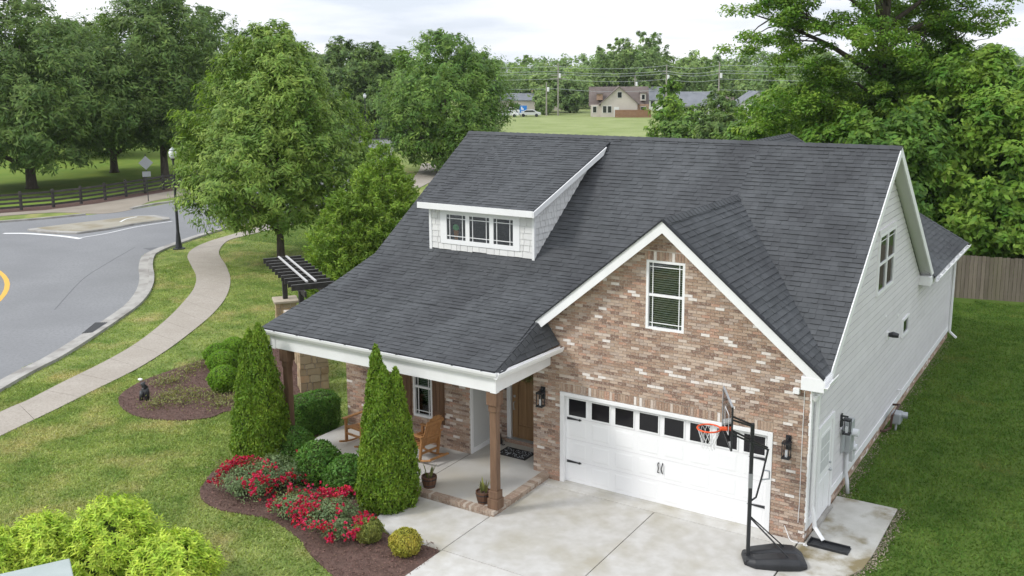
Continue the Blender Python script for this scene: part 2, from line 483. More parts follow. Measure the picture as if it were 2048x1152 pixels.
# ------------------------------------------------------------------ setting: ground, road, path, beds, drive
def struct(name, mb, m, kind='structure', **k):
    return tag(mb.build(name, m, **k), kind=kind)
struct('ground', MB().add([(-2500, -2500, 0), (2500, -2500, 0), (2500, 2500, 0), (-2500, 2500, 0)], [(0, 1, 2, 3)]), M['ground'])
def sheet(name, poly, z, m):
    n = len(poly)
    return struct(name, MB().add([(p[0], p[1], z) for p in poly], [tuple(range(n))]), m)
sheet('meadow', [(-45, 66), (70, 72), (120, 150), (-10, 205), (-125, 215), (-130, 160), (-90, 100)], 0.008, M['meadow'])
sheet('side_lawn', [(0, -12), (22, -12), (22, 60), (-40, 60), (-40, 20), (0, 18)], 0.006, M['lush'])
sheet('park_lawn', [G2(0, 424), G2(91, 417), G2(193, 404), G2(294, 387), G2(362, 374), G2(480, 348), (-90, 130), (-260, 130), (-190, -10), (-90, -5)], 0.006, M['shade_grass'])

near = spline([(-10.5, -40), (-17, -17), G2(0, 761), G2(97, 711), G2(228, 627), G2(258, 602), G2(274, 578), G2(279, 556), G2(277, 536), G2(284, 513), G2(307, 500), G2(338, 489), G2(400, 468), G2(460, 452), G2(540, 432), G2(640, 408), G2(740, 362), (-72, 74), (-96, 108)], 10)
far = spline([(-60, -40), (-59, -10), G2(0, 446), G2(172, 431), G2(265, 419), G2(365, 402), G2(450, 385), G2(550, 362), G2(650, 335), (-90, 78), (-106, 104)], 10)
n_ = 160
road_poly = [tuple(p[:2]) for p in near] + [tuple(p[:2]) for p in far[::-1]]
a_, b_ = resample(near, n_), resample(far, n_)
struct('road', strip(a_, b_, 0.0, 0.012), M['asphalt'])
gut = offset([V3(p) for p in a_], -0.45)
krb = offset([V3(p) for p in a_], -0.68)
struct('gutter_pan', strip(a_, gut, 0.0, 0.022), M['kerb'])
kerb_near = struct('kerb', strip(offset([V3(p) for p in a_], -0.47), offset([V3(p) for p in a_], -0.66), 0.0, 0.098), M['joint'])
def pieces(name, A, B, z0, z1, m, parent, ln, gap):
    A = np.array([p[:2] for p in A], float); B = np.array([p[:2] for p in B], float)
    c = (A + B) / 2
    st = np.r_[0, np.cumsum(np.hypot(*np.diff(c, axis=0).T))]
    k = int(st[-1] / ln)
    f = lambda L, t: np.c_[np.interp(t, st, L[:, 0]), np.interp(t, st, L[:, 1])]
    for i in range(k):
        t_ = np.linspace(i * st[-1] / k + gap / 2, (i + 1) * st[-1] / k - gap / 2, 5)
        strip(f(A, t_), f(B, t_), z0, z1).build(name, m, parent)
pieces('kerb_piece', gut, krb, 0.0, 0.11, M['kerb'], kerb_near, 3.0, 0.02)
kerb_poly = [tuple(p[:2]) for p in a_] + [tuple(p[:2]) for p in krb[::-1]]
def far_kerb(pts):
    l = resample(spline([G2(*q) for q in pts], 8), 40)
    struct('kerb', strip(l, offset([V3(p) for p in l], 0.25), 0.0, 0.13), M['kerb'])
far_kerb([(-60, 451), (0, 446), (90, 439), (172, 431)])
far_kerb([(265, 419), (310, 410), (365, 402), (450, 385)])
struct('pavement', strip(resample(spline([G2(-80, 440), G2(0, 433), G2(95, 426), G2(150, 426), G2(205, 428), G2(262, 420), G2(300, 404), G2(365, 392), G2(450, 374)], 6), 60),
                         resample(spline([G2(-80, 432), G2(0, 426), G2(91, 420), G2(193, 407), G2(294, 390), G2(362, 378), G2(450, 360)], 6), 60), 0.0, 0.03), M['path_far'])
sheet('fence_mulch', [G2(-60, 433), G2(0, 427), G2(91, 421), G2(193, 408), G2(294, 391), G2(362, 379), G2(440, 362), G2(440, 357), G2(362, 372), G2(294, 384), G2(193, 400), G2(91, 412), G2(0, 418), G2(-60, 424)], 0.035, M['soil'])
# traffic island with its raised edge
isl = [G2(*q) for q in [(55, 462), (117, 454), (200, 444), (273, 435), (310, 434), (338, 438), (340, 441), (273, 450), (214, 461), (154, 469), (117, 468.5), (78, 466)]]
cx_ = sum(p[0] for p in isl) / len(isl); cy_ = sum(p[1] for p in isl) / len(isl)
struct('traffic_island', MB().prism(isl, 0.0, 0.13), M['kerb'], bevel=0.02)
isi = [(cx_ + (p[0] - cx_) * 0.95, cy_ + (p[1] - cy_) * 0.86) for p in isl]
struct('traffic_island_paving', MB().prism(isi, 0.10, 0.142), M['island'])
def line_paint(name, pts, wid, m, z=0.017):
    l = resample(spline([G2(*q) for q in pts], 8), 40)
    struct(name, strip(l, offset([V3(p) for p in l], wid), 0.006, z), m)
line_paint('stop_line', [(5, 468), (45, 468), (86, 470.5), (125, 474), (156, 478.5)], 0.30, M['paint_white'])
line_paint('edge_line', [(162, 476), (215, 467), (275, 454), (345, 443)], 0.10, M['paint_white'])
line_paint('edge_line', [(243, 448), (255, 442), (275, 438)], 0.12, M['paint_white'], 0.15)
line_paint('tar_seam', [(110, 620), (165, 560), (215, 527), (270, 495)], 0.03, M['tar'])
sheet('tar_patch', [G2(285, 497), G2(316, 495), G2(300, 501)], 0.019, M['tar'])
# roundabout rim at the left edge
cxy = np.array([-47.4, -9.4]); rr = 17.5
def ring(r0, r1, z, name, m):
    A = [(cxy[0] + r0 * math.cos(t), cxy[1] + r0 * math.sin(t)) for t in np.linspace(0, 2 * math.pi, 97)]
    B = [(cxy[0] + r1 * math.cos(t), cxy[1] + r1 * math.sin(t)) for t in np.linspace(0, 2 * math.pi, 97)]
    struct(name, strip(A, B, 0.0, z), m)
ring(rr - 0.22, rr, 0.018, 'roundabout_line', M['paint_yellow'])
ring(rr - 1.5, rr - 0.65, 0.05, 'roundabout_apron', M['kerb'])
# curving footpath
def ext(a, b, k): return (a[0] + (a[0] - b[0]) * k, a[1] + (a[1] - b[1]) * k)
qa, qb, ra_, rb_ = G2(0, 826), G2(125, 766), G2(0, 874), G2(194, 779)
pl = [ext(qa, qb, 5), ext(qa, qb, 2), G2(0, 826), G2(51, 804), G2(125, 766), G2(214, 722), G2(278, 684), G2(333, 640), G2(368, 604), G2(388, 577), G2(392, 553), G2(380, 527), G2(375, 513), G2(385, 499), G2(417, 484), G2(470, 468), G2(521, 453), G2(600, 432), G2(700, 404), G2(785, 377), G2(830, 352), G2(845, 325)]
pr = [ext(ra_, rb_, 4), ext(ra_, rb_, 1.6), G2(0, 874), G2(108, 822), G2(194, 779), G2(272, 740), G2(333, 702), G2(389, 660), G2(427, 627), G2(452, 595), G2(461, 562), G2(453, 534), G2(438, 508), G2(446, 490), G2(463, 479), G2(500, 470), G2(540, 460), G2(620, 442), G2(720, 415), G2(812, 387), G2(868, 360), G2(895, 335)]
pl, pr = spline(pl, 8), spline(pr, 8)
fp_ = struct('footpath', strip(pl, pr, 0.0, 0.022), M['joint'])
pieces('path_slab', pl, pr, 0.0, 0.035, M['path'], fp_, 1.6, 0.016)
path_poly = [tuple(p) for p in pl] + [tuple(p) for p in pr[::-1]]

# storm drain grate
t = thing('storm_drain', 'dark metal storm drain grate set in the gutter of the road', 'drain grate', (*G2(196, 657), 0))
q4 = [V3(G(*q)) for q in [(164, 668), (190, 646.5), (228, 646), (206, 664)]]
mb = MB()
mb.prism([tuple(p[:2]) for p in q4], 0.0, 0.028)
mb.build('base_plate', M['tar'], t)
for i in range(9):
    f = (i + 0.5) / 9
    a = q4[0] * (1 - f) + q4[3] * f; b = q4[1] * (1 - f) + q4[2] * f
    MB().bar(a + (0, 0, 0.034), b + (0, 0, 0.034), 0.05, 0.012).build('bar', M['black'], t)

# driveway slabs with open joints
drv = struct('driveway', MB().prism([(-6.2, -16), (-0.1, -16), (-0.1, 0.0), (-0.74, 0.0), (-0.74, 0.16), (-5.8, 0.16), (-5.8, 0.0), (-6.2, 0.0)], 0.0, 0.022), M['joint'])
def dslab(x0, x1, y0, y1, m='concrete'):
    g = 0.009
    MB().box(x0 + g, x1 - g, y0 + g, y1 - g, 0.004, 0.05).build('slab', M[m], drv, bevel=0.008)
dslab(-6.2, -0.10, -0.36, -0.012)
MB().box(-5.805, -0.735, -0.02, 0.165, 0.004, 0.049).build('slab', M['concrete'], drv)
for x0, x1 in ((-6.2, -3.2), (-3.2, -0.10)):
    dslab(x0, x1, -4.22, -0.36); dslab(x0, x1, -8.4, -4.22); dslab(x0, x1, -15, -8.4)
MB().prism([(-0.72, -0.001), (-0.10, -0.001), (-0.10, -0.002), (-0.72, -0.002)], 0, 0.01)
wk = struct('walkway', MB().prism([(-8.2, -2.46), (-6.21, -2.46), (-6.21, -4.25), (-7.55, -4.25), (-8.28, -3.85), (-8.45, -3.2)], 0.0, 0.049), M['concrete'], bevel=0.008)
ap = struct('side_apron', MB().prism([(-0.08, -0.02), (0.02, -0.02), (0.02, 2.62), (1.34, 2.64), (1.34, 0.2), (1.30, -0.5), (1.05, -1.1), (0.9, -1.6), (0.9, -15), (-0.08, -15)], 0.0, 0.047), M['stained'], bevel=0.01)
drive_poly = [(-6.2, -16), (0.9, -16), (0.9, -1.4), (1.34, -0.3), (1.34, 2.64), (-12.7, 2.64), (-12.7, -2.5), (-8.2, -2.5), (-8.45, -3.2), (-8.28, -3.85), (-7.55, -4.25), (-6.2, -4.25)]

# planting beds: bumpy mulch with chips
bed1 = [G2(*q) for q in [(237, 797), (246, 787), (262, 776), (289, 762), (341, 743), (409, 720), (470, 695), (550, 690), (600, 728)]] + [(-15.9, 2.3), (-14.9, 1.4), (-13.4, 0.3), (-12.75, -1.3), (-12.9, -2.2)] + [G2(*q) for q in [(472, 827), (420, 837), (367, 842), (307, 840), (272, 833), (251, 823), (239, 811)]]
bed2 = [G2(*q) for q in [(474, 922), (431, 941), (405, 974), (400, 987), (408, 1005), (443, 1022), (507, 1033), (545, 1043), (578, 1063), (601, 1083), (616, 1104), (634, 1124), (659, 1147), (700, 1190)]] + [(-6.23, -7.2), (-6.23, -4.28), (-7.55, -4.28), (-8.30, -3.87), (-8.48, -3.2), (-8.2, -2.48), (-12.65, -2.48)] + [G2(505, 905)]
rng = np.random.default_rng(5)
def bed(name, poly, seed):
    pp = spline([V3(p) for p in poly] + [V3(poly[0])], 4)[:-1]
    A = np.array(pp)
    lo, hi = A.min(0), A.max(0)
    mbd = MB().prism([tuple(p) for p in pp], 0.0, 0.04)
    o = struct(name, mbd, M['soil'])
    r = np.random.default_rng(seed)
    area = (hi - lo).prod()
    n = int(area * 420)
    P = lo + r.random((n, 2)) * (hi - lo)
    P = P[in_poly(P, pp)]
    n = len(P)
    pos = np.c_[P, 0.045 + r.random(n) * 0.03]
    nr = r.normal(size=(n, 3)) * 0.5 + (0, 0, 1)
    me = quads('mulch_chips', pos, nr, r.normal(size=(n, 3)), 0.03 + r.random(n) * 0.05, 0.012 + r.random(n) * 0.012)
    tag(obj('mulch_chips', me, M['chip'], o), kind='stuff')
    return pp
def norm(a):
    return a / np.maximum(np.linalg.norm(a, axis=1, keepdims=True), 1e-9)
def quads(name, pos, nrm, ax, ln, wd):
    """one small diamond per row: leaves, petals, chips"""
    nrm = norm(nrm)
    ax = norm(ax - nrm * (ax * nrm).sum(1, keepdims=True))
    sd = np.cross(nrm, ax)
    l = (np.ones(len(pos)) * ln)[:, None] / 2; q = (np.ones(len(pos)) * wd)[:, None] / 2
    v = np.stack([pos - ax * l, pos + sd * q - ax * l * 0.15, pos + ax * l, pos - sd * q - ax * l * 0.15], 1).reshape(-1, 3)
    return np_mesh(name, v, np.arange(len(v)).reshape(-1, 4))
bed1_p = bed('mulch_bed', bed1, 1)
bed2_p = bed('mulch_bed', bed2, 2)

# short mown grass, blade tufts close enough to be seen
def lawn(name, regions, avoid, n, h, m, seed, label):
    r = np.random.default_rng(seed)
    out_p = []
    for (x0, x1, y0, y1, k) in regions:
        out_p.append(np.c_[x0 + r.random(k) * (x1 - x0), y0 + r.random(k) * (y1 - y0)])
    P = np.concatenate(out_p)
    # keep what the place shows from roughly this side
    d = np.c_[P, np.zeros(len(P))] - CAM
    zc = d @ FV
    uu = (d @ RV) / zc * FPX; vv = -(d @ UV) / zc * FPX + CY
    P = P[(zc > 5) & (np.abs(uu) < 1180) & (np.abs(vv) < 700)]
    for a in avoid:
        P = P[~in_poly(P, a)]
    n = len(P)
    th = r.random(n) * 2 * math.pi
    hh = h * (0.6 + 0.8 * r.random(n)); ww = 0.013 + 0.015 * r.random(n)
    lean = r.normal(size=(n, 2)) * 0.035
    z = np.zeros(n)
    dx, dy = np.cos(th) * ww, np.sin(th) * ww
    v = np.stack([np.c_[P[:, 0] - dx, P[:, 1] - dy, z], np.c_[P[:, 0] + dx, P[:, 1] + dy, z], np.c_[P[:, 0] + lean[:, 0], P[:, 1] + lean[:, 1], hh]], 1).reshape(-1, 3)
    me = np_mesh(name, v, np.arange(3 * n).reshape(-1, 3))
    return tag(obj(name, me, m), label, 'grass', kind='stuff')
M['gravel'] = mat('pale_gravel', (0.26, 0.22, 0.165), rough=0.9, rnd=0.4, hue=0.02)
rgv = np.random.default_rng(9)
gp_ = np.concatenate([np.c_[1.34 + np.abs(rgv.normal(size=900)) * 0.11, -1.2 + rgv.random(900) * 3.9], np.c_[0.04 + np.abs(rgv.normal(size=1100)) * 0.13, 2.7 + rgv.random(1100) ** 1.5 * 15.5]])
gp_[:900, 0] -= np.clip((-0.2 - gp_[:900, 1]) * 0.35, 0, 0.5)
gme = quads('gravel_edge', np.c_[gp_, 0.012 + rgv.random(len(gp_)) * 0.03], rgv.normal(size=(len(gp_), 3)) * 0.4 + (0, 0, 1), rgv.normal(size=(len(gp_), 3)), 0.03 + rgv.random(len(gp_)) * 0.03, 0.03)
tag(obj('gravel_edge', gme, M['gravel']), 'pale gravelly dirt along the concrete edge and wall foot', 'gravel', kind='stuff')
avoid = [drive_poly, bed1_p, bed2_p, path_poly, road_poly, kerb_poly]
lawn('lawn_grass', [(-24, -6, -13, 0, 170000), (-36, -10, -13, 14, 210000), (-50, -12.6, 6, 32, 130000)], avoid, 0, 0.045, M['blade'], 3, 'short mown front lawn with dry yellowish patches')
lawn('side_grass', [(0.1, 9, -4, 25, 150000), (-8, 0.1, 18.4, 24.3, 30000)], [drive_poly, [(-12, 0), (0.0, 0), (0.0, 18.4), (-12, 18.4)]], 0, 0.05, M['blade_lush'], 4, 'lush dark green mown grass beside the grey siding wall')

# ------------------------------------------------------------------ the house
HOUSE = thing('house', 'brick and grey siding family house with dark shingle roof and white garage door', 'house', (-6, 6, 0))
rnd = random.Random(11)
SL = 0.715                       # main roof slope
def zmain(y): return 7.83 - SL * (6.02 - y)
RG = 6.60; GX = -3.17; GS = 0.83     # garage gable ridge height, x, slope
def zgar(x): return RG - GS * abs(x - GX)
def xv(y, z): return GX - (RG - z) / GS  # garage-left valley at height z
# porch roof breaks
YB1, YB2, YE = 1.6, 0.4, -2.42
ZB1, ZB2, ZE = zmain(1.6), 4.20, 3.37

tabs = []     # shingle tabs: (corners bl br tr tl, normal)
def convex_range(poly, v):
    us = []
    n = len(poly)
    for i in range(n):
        (u1, v1), (u2, v2) = poly[i], poly[(i + 1) % n]
        if abs(v1 - v2) < 1e-9:
            if abs(v - v1) < 1e-6: us += [u1, u2]
            continue
        t = (v - v1) / (v2 - v1)
        if -1e-9 <= t <= 1 + 1e-9: us.append(u1 + t * (u2 - u1))
    return (min(us), max(us)) if us else None
def shingle_plane(O, U, Vd, poly, ex=0.145, wmin=0.11, wmax=0.27, lift=0.0):
    O, U, Vd = V3(O), unit(U), unit(Vd)
    Nn = np.cross(U, Vd)
    v0 = min(p[1] for p in poly); v1 = max(p[1] for p in poly)
    k = 0
    v = v0
    while v < v1 - 0.01:
        vt = min(v + ex, v1)
        ra = convex_range(poly, v + 1e-4); rb = convex_range(poly, vt - 1e-4)
        if ra and rb:
            u = min(ra[0], rb[0]) - rnd.random() * 0.3
            ue = max(ra[1], rb[1])
            while u < ue:
                w_ = wmin + rnd.random() * (wmax - wmin)
                cl = lambda q, r: min(max(q, r[0]), r[1])
                a, b = cl(u, ra), cl(u + w_ - 0.004, ra); c, d = cl(u + w_ - 0.004, rb), cl(u, rb)
                if b - a > 0.01 or c - d > 0.01:
                    rz = (0.011 if rnd.random() < 0.5 else 0.022) + lift
                    tz = 0.003 + lift
                    full = abs(b - a - (c - d)) < 1e-6 and abs(a - d) < 1e-6
                    tabs.append((O + U * a + Vd * v, O + U * b + Vd * v, O + U * c + Vd * vt, O + U * d + Vd * vt, Nn, rz, tz, full))
                u += w_
        v += ex

deck = MB()
def plane_from(pts, nrm, t=0.12):
    deck.slab(pts, nrm, t)
n_front = unit((0, -SL, 1))
def L3(x, y, z): return (x, y, z)
XR, XLr, XLb, XLp, XLe = 0.31, -12.52, -12.72, -12.88, -13.14
# main front slope, left and right of the garage gable
Vup = unit((0, 1, SL))
def pv(y): return (y - YB1) * math.sqrt(1 + SL * SL)
xvb = xv(YB1, ZB1)
yv_top = 6.02 - (7.83 - RG) / SL
yv_end = 6.02 - (7.83 - zgar(XR)) / SL
plane_from([(XLb, YB1, ZB1), (xvb, YB1, ZB1), (GX, yv_top, RG), (GX, 6.02, 7.83), (XLr, 6.02, 7.83)], n_front)
plane_from([(XR, yv_end, zmain(yv_end)), (XR, 6.02, 7.83), (GX, 6.02, 7.83), (GX, yv_top, RG)], n_front)
shingle_plane((0, YB1, ZB1), (1, 0, 0), Vup, [(XLb, 0), (xvb, 0), (GX, pv(yv_top)), (GX, pv(6.02)), (XLr, pv(6.02))])
shingle_plane((0, YB1, ZB1), (1, 0, 0), Vup, [(XR, pv(yv_end)), (XR, pv(6.02)), (GX, pv(6.02)), (GX, pv(yv_top))])
# porch slopes (two breaks make the swept curve)
def yz_plane(ya, za, yb, zb, xla, xra, xlb, xrb):
    sl_ = (zb - za) / (yb - ya)
    nn = (0, -sl_, 1)
    plane_from([(xla, ya, za), (xra, ya, za), (xrb, yb, zb), (xlb, yb, zb)], nn, 0.11)
    ln = math.hypot(yb - ya, zb - za)
    shingle_plane((0, ya, za), (1, 0, 0), (0, yb - ya, zb - za), [(xla, 0), (xra, 0), (xrb, ln), (xlb, ln)])
yz_plane(YB2, ZB2, YB1, ZB1, XLp, xv(YB2, ZB2), XLb, xvb)
ZM = ZB2 + (ZE - ZB2) * (YB2 + 0.3) / (YB2 - YE)
yz_plane(-0.3, ZM, YB2, ZB2, XLp - 0.04, xv(-.3, ZM), XLp, xv(YB2, ZB2))
yz_plane(YE, ZE, -0.3, ZM, XLe, -6.03, XLp - 0.04, xv(-.3, ZM))
# narrow steep return at the right end of the porch roof
pA, pB, pC = V3((-6.03, YE, ZE)), V3((xv(-.3, ZM) + 0.06, -0.02, ZM + 0.03)), V3((-5.82, -0.02, 3.43))
nr_ = unit(np.cross(pC - pA, pB - pA))
deck.slab([pA, pC, pB], nr_, 0.06)
Ur = unit(pC - pA); Vr = unit(np.cross(nr_, Ur))
shingle_plane(pA, Ur, Vr, [(0, 0), (float(np.dot(pC - pA, Ur)), 0.0), (float(np.dot(pB - pA, Ur)), float(np.dot(pB - pA, Vr)))], 0.13)
# garage gable slopes
deck.slab([(GX, -0.3, RG), (XR, -0.3, zgar(XR)), (XR, yv_end, zgar(XR)), (GX, yv_top, RG)], (GS, 0, 1), 0.12)
ls = math.hypot(1, GS)
shingle_plane((XR, 0, zgar(XR)), (0, 1, 0), (-1, 0, GS), [(-0.3, 0), (yv_end, 0), (yv_top, (XR - GX) * ls), (-0.3, (XR - GX) * ls)])
xl_ = xv(-.3, ZM)
deck.slab([(GX, -0.3, RG), (GX, yv_top, RG), (xl_, -0.3, zgar(xl_))], (-GS, 0, 1), 0.12)
# rear slope of the main roof and the hipped rear wing
deck.slab([(XR, 6.02, 7.83), (XR, 12.1, 7.83 - 0.70 * 6.08), (XLr, 12.1, 7.83 - 0.70 * 6.08), (XLr, 6.02, 7.83)], (0, 0.7, 1), 0.12)
HS = 0.80; EX, EY, EZ = 0.42, 18.62, 3.50
hx, hy, hz = EX - 5.08, EY - 5.08, EZ + 5.08 * HS
y_start = 6.02 + (7.83 - hz) / 0.70
deck.slab([(EX, 12.1, EZ), (EX, EY, EZ), (hx, hy, hz), (hx, y_start, hz)], (HS, 0, 1), 0.12)
deck.slab([(hx, hy, hz), (EX, EY, EZ), (hx - 5.08, EY, EZ)], (0, HS, 1), 0.12)
deck.slab([(hx, y_start, hz), (hx, hy, hz), (hx - 5.08, EY, EZ), (hx - 5.08, 12.1, EZ)], (-HS, 0, 1), 0.12)
hl = math.hypot(1, HS)
shingle_plane((EX, 0, EZ), (0, 1, 0), (-1, 0, HS), [(11.9, 0), (EY, 0), (hy, 5.08 * hl), (y_start, 5.08 * hl)], 0.16, 0.25, 0.45)
# dormer roof
DY, DZ, DXL, DXR = 1.66, 6.22, -11.22, -7.55
DYT = 5.80; DZT = zmain(DYT) + 0.03
ds = (DZT - DZ) / (DYT - DY)
deck.slab([(DXL, DY, DZ), (DXR, DY, DZ), (DXR + 0.08, DYT, DZT), (DXL + 0.3, DYT, DZT)], (0, -ds, 1), 0.05)
dl = math.hypot(DYT - DY, DZT - DZ)
shingle_plane((0, DY, DZ), (1, 0, 0), (0, DYT - DY, DZT - DZ), [(DXL, 0), (DXR, 0), (DXR + 0.08, dl), (DXL + 0.3, dl)])
ROOF = deck.build('roof', M['deck'], HOUSE)

# nearest full tabs become single shingles, the rest one joined part
def cd_(p): return np.linalg.norm(p - CAM)
order = sorted([i for i, t_ in enumerate(tabs) if t_[7]], key=lambda i: cd_(tabs[i][0]))[:300]
single = set(order)
protos = {}
def tab_mesh(rz, tz):
    k = (round(rz, 4), round(tz, 4))
    if k not in protos:
        mbx = MB().add([(0, 0, rz), (1, 0, rz), (1, 1, tz), (0, 1, tz), (0, 0, 0), (1, 0, 0), (1, 1, 0), (0, 1, 0)], [(0, 1, 2, 3), (4, 5, 1, 0), (5, 6, 2, 1), (7, 4, 0, 3), (6, 7, 3, 2)])
        me = mbx.mesh('shingle'); me.materials.append(M['shingle'])
        protos[k] = me
    return protos[k]
rest = MB()
for i, (bl, br, tr, tl, Nn, rz, tz, full) in enumerate(tabs):
    if i in single:
        o = bpy.data.objects.new('shingle', tab_mesh(rz, tz))
        U_, V_ = br - bl, tl - bl
        mm = Matrix.Identity(4)
        for r_ in range(3):
            mm[r_][0], mm[r_][1], mm[r_][2], mm[r_][3] = U_[r_], V_[r_], Nn[r_], bl[r_]
        link(o, ROOF); o.matrix_basis = mm
    else:
        rest.add([bl + Nn * rz, br + Nn * rz, tr + Nn * tz, tl + Nn * tz, bl, br, tr, tl], [(0, 1, 2, 3), (4, 5, 1, 0), (5, 6, 2, 1), (7, 4, 0, 3)])
tag(rest.build('shingles', M['shingle'], ROOF), kind='stuff')
# ridge and hip cap shingles
def caps(a, b, wdt, n1, n2, step=0.2):
    a, b = V3(a), V3(b)
    d = unit(b - a); ln = np.linalg.norm(b - a)
    k = max(1, int(ln / step))
    for i in range(k):
        p, q = a + d * ln * i / k, a + d * ln * (i + 1.12) / k
        mbc = MB()
        for nn in (n1, n2):
            s_ = np.cross(d, nn); s_ = unit(s_)
            if s_[2] > 0: s_ = -s_
            nn = unit(nn)
            lo, hi = 0.012, 0.028
            mbc.slab([p + nn * hi, q + nn * lo, q + nn * lo + s_ * wdt, p + nn * hi + s_ * wdt] if np.dot(np.cross(q - p, s_), nn) > 0 else [p + nn * hi, p + nn * hi + s_ * wdt, q + nn * lo + s_ * wdt, q + nn * lo], nn, 0.012)
        mbc.build('ridge_cap', M['shingle'], ROOF)
caps((XLr, 6.02, 7.84), (XR, 6.02, 7.84), 0.15, (0, -SL, 1), (0, 0.7, 1), 0.25)
caps((GX, -0.3, RG + 0.01), (GX, yv_top + 0.05, RG + 0.01), 0.15, (GS, 0, 1), (-GS, 0, 1), 0.2)
caps(pA, pB, 0.14, tuple(nr_), (0, -0.3, 1), 0.2)
caps((hx, y_start, hz), (hx, hy, hz), 0.15, (HS, 0, 1), (-HS, 0, 1), 0.3)
caps((EX, EY, EZ), (hx, hy, hz), 0.15, (HS, 0, 1), (0, HS, 1), 0.3)

# --- brickwork
bricks = []     # (origin, U, W, N, du, dz)
def brick_rows(O, U, N, u0, u1, z0, z1, openings=(), top=None, h=0.0575, j=0.010, ln=0.194):
    O, U, N = V3(O), unit(U), unit(N)
    z = z0; row = 0
    while z < z1 - 0.02:
        zt = min(z + h, z1)
        u = u0 - (0.102 if row % 2 else 0) - 0.0
        while u < u1:
            a, b = max(u, u0), min(u + ln, u1)
            if top:
                r = top(zt)
                if r is None: a = b
                else: a, b = max(a, r[0]), min(b, r[1])
            segs = [(a, b)] if b - a > 0.02 else []
            for (oa, ob, oz0, oz1) in openings:
                if zt - 0.02 > oz0 and z + 0.02 < oz1:
                    ns = []
                    for (p, q) in segs:
                        if q <= oa or p >= ob: ns.append((p, q)); continue
                        if p < oa - 0.02: ns.append((p, oa))
                        if q > ob + 0.02: ns.append((ob, q))
                    segs = ns
            for (p, q) in segs:
                bricks.append((O + U * p + V3((0, 0, z)), U, N, q - p, zt - z))
            u += ln + j
        z += h + j; row += 1
def soldiers(O, U, N, u0, u1, z0, z1):
    k = int((u1 - u0) / 0.0675); st = (u1 - u0) / k
    for i in range(k):
        bricks.append((V3(O) + unit(U) * (u0 + i * st + 0.005) + V3((0, 0, z0)), unit(U), unit(N), st - 0.010, z1 - z0))
gt = lambda z: (GX - (RG - 0.1 - z) / GS, GX + (RG - 0.1 - z) / GS) if z < RG - 0.15 else None
XW = -6.55
gt2 = lambda z: (max(XW, gt(z)[0]), min(0.0, gt(z)[1])) if gt(z) else None
F0, UX, NF = (0, 0, 0), (1, 0, 0), (0, -1, 0)
GO = (-5.81, -0.73, 0.0, 2.29)
WO = (-3.66, -2.76, 4.11, 5.66)
brick_rows(F0, UX, NF, XW, 0.0, 0.01, RG - 0.2, [GO, (-5.81, -0.73, 2.285, 2.50), WO, (WO[0] - 0.05, WO[1] + 0.05, WO[3] - 0.005, WO[3] + 0.2)], gt2)
soldiers(F0, UX, NF, GO[0], GO[1], 2.297, 2.492)
soldiers(F0, UX, NF, WO[0] - 0.05, WO[1] + 0.05, WO[3] + 0.005, WO[3] + 0.195)
PW = (-10.22, -9.60, 0.85, 2.45)
brick_rows(F0, UX, NF, -12.52, -8.42, 0.16, 3.2, [PW, (PW[0] - .04, PW[1] + .04, PW[3] - .005, PW[3] + .2)])
soldiers(F0, UX, NF, PW[0] - .04, PW[1] + .04, PW[3] + .005, PW[3] + .195)
brick_rows((0, 1.27, 0), UX, NF, -8.40, XW, 0.16, 3.2, [(-8.12, -6.98, 0.2, 2.7)])
brick_rows((0, 0, 0), (0, 1, 0), (1, 0, 0), 0.0, 18.34, -0.02, 0.27, [(0.62, 2.02, 0, 1)])
wall = MB()
def wallbox(x0, x1, z0, z1, y0=0.012, y1=0.22):
    wall.box(x0, x1, y0, y1, z0, z1)
wallbox(XW, GO[0], 0, 2.29); wallbox(GO[1], -0.012, 0, 2.29); wallbox(XW, -0.012, 2.29, 3.30)
# gable mortar field in strips round the window
def gstrip(xa, xb, z0, z1=None):
    za = z1 if z1 is not None else gt_top(xa); zb = z1 if z1 is not None else gt_top(xb)
    wall.add([(xa, 0.012, z0), (xb, 0.012, z0), (xb, 0.012, zb), (xa, 0.012, za), (xa, 0.22, z0), (xb, 0.22, z0), (xb, 0.22, zb), (xa, 0.22, za)],
             [(0, 1, 2, 3), (5, 4, 7, 6), (3, 2, 6, 7), (1, 5, 6, 2), (4, 0, 3, 7)])
def gt_top(x): return max(3.301, RG - 0.1 - GS * abs(x - GX))
gstrip(XW, WO[0], 3.30); gstrip(WO[1], -0.012, 3.30)
gstrip(WO[0], WO[1], 3.30, WO[2]); gstrip(WO[0], GX, WO[3]); gstrip(GX, WO[1], WO[3])
wallbox(-12.50, PW[0], 0.02, 3.3); wallbox(PW[1], -8.43, 0.02, 3.3); wallbox(PW[0], PW[1], 0.02, PW[2]); wallbox(PW[0], PW[1], PW[3], 3.3)
wall.box(-8.42, -8.12, 1.282, 1.45, 0.02, 3.3); wall.box(-6.98, XW, 1.282, 1.45, 0.02, 3.3); wall.box(-8.12, -6.98, 1.282, 1.45, 2.7, 3.3); wall.box(-8.12, -6.98, 1.282, 1.45, 0.02, 0.26)
wall.box(XW, XW + 0.2, 0.221, 1.45, 0.02, 3.3)
wall.box(-0.25, -0.012, 0.221, 18.34, -0.05, 0.285)
WALL = wall.build('brick_wall', M['mortar'], HOUSE)
bm_ = MB().add([(0, 0, 0), (1, 0, 0), (1, 0, 1), (0, 0, 1), (0, 1, 0), (1, 1, 0), (1, 1, 1), (0, 1, 1)], [(0, 1, 2, 3), (3, 2, 6, 7), (1, 5, 6, 2), (4, 0, 3, 7), (5, 4, 0, 1)][:4] + [(4, 5, 1, 0)]).mesh('brick')
bm_.materials.append(M['brick'])
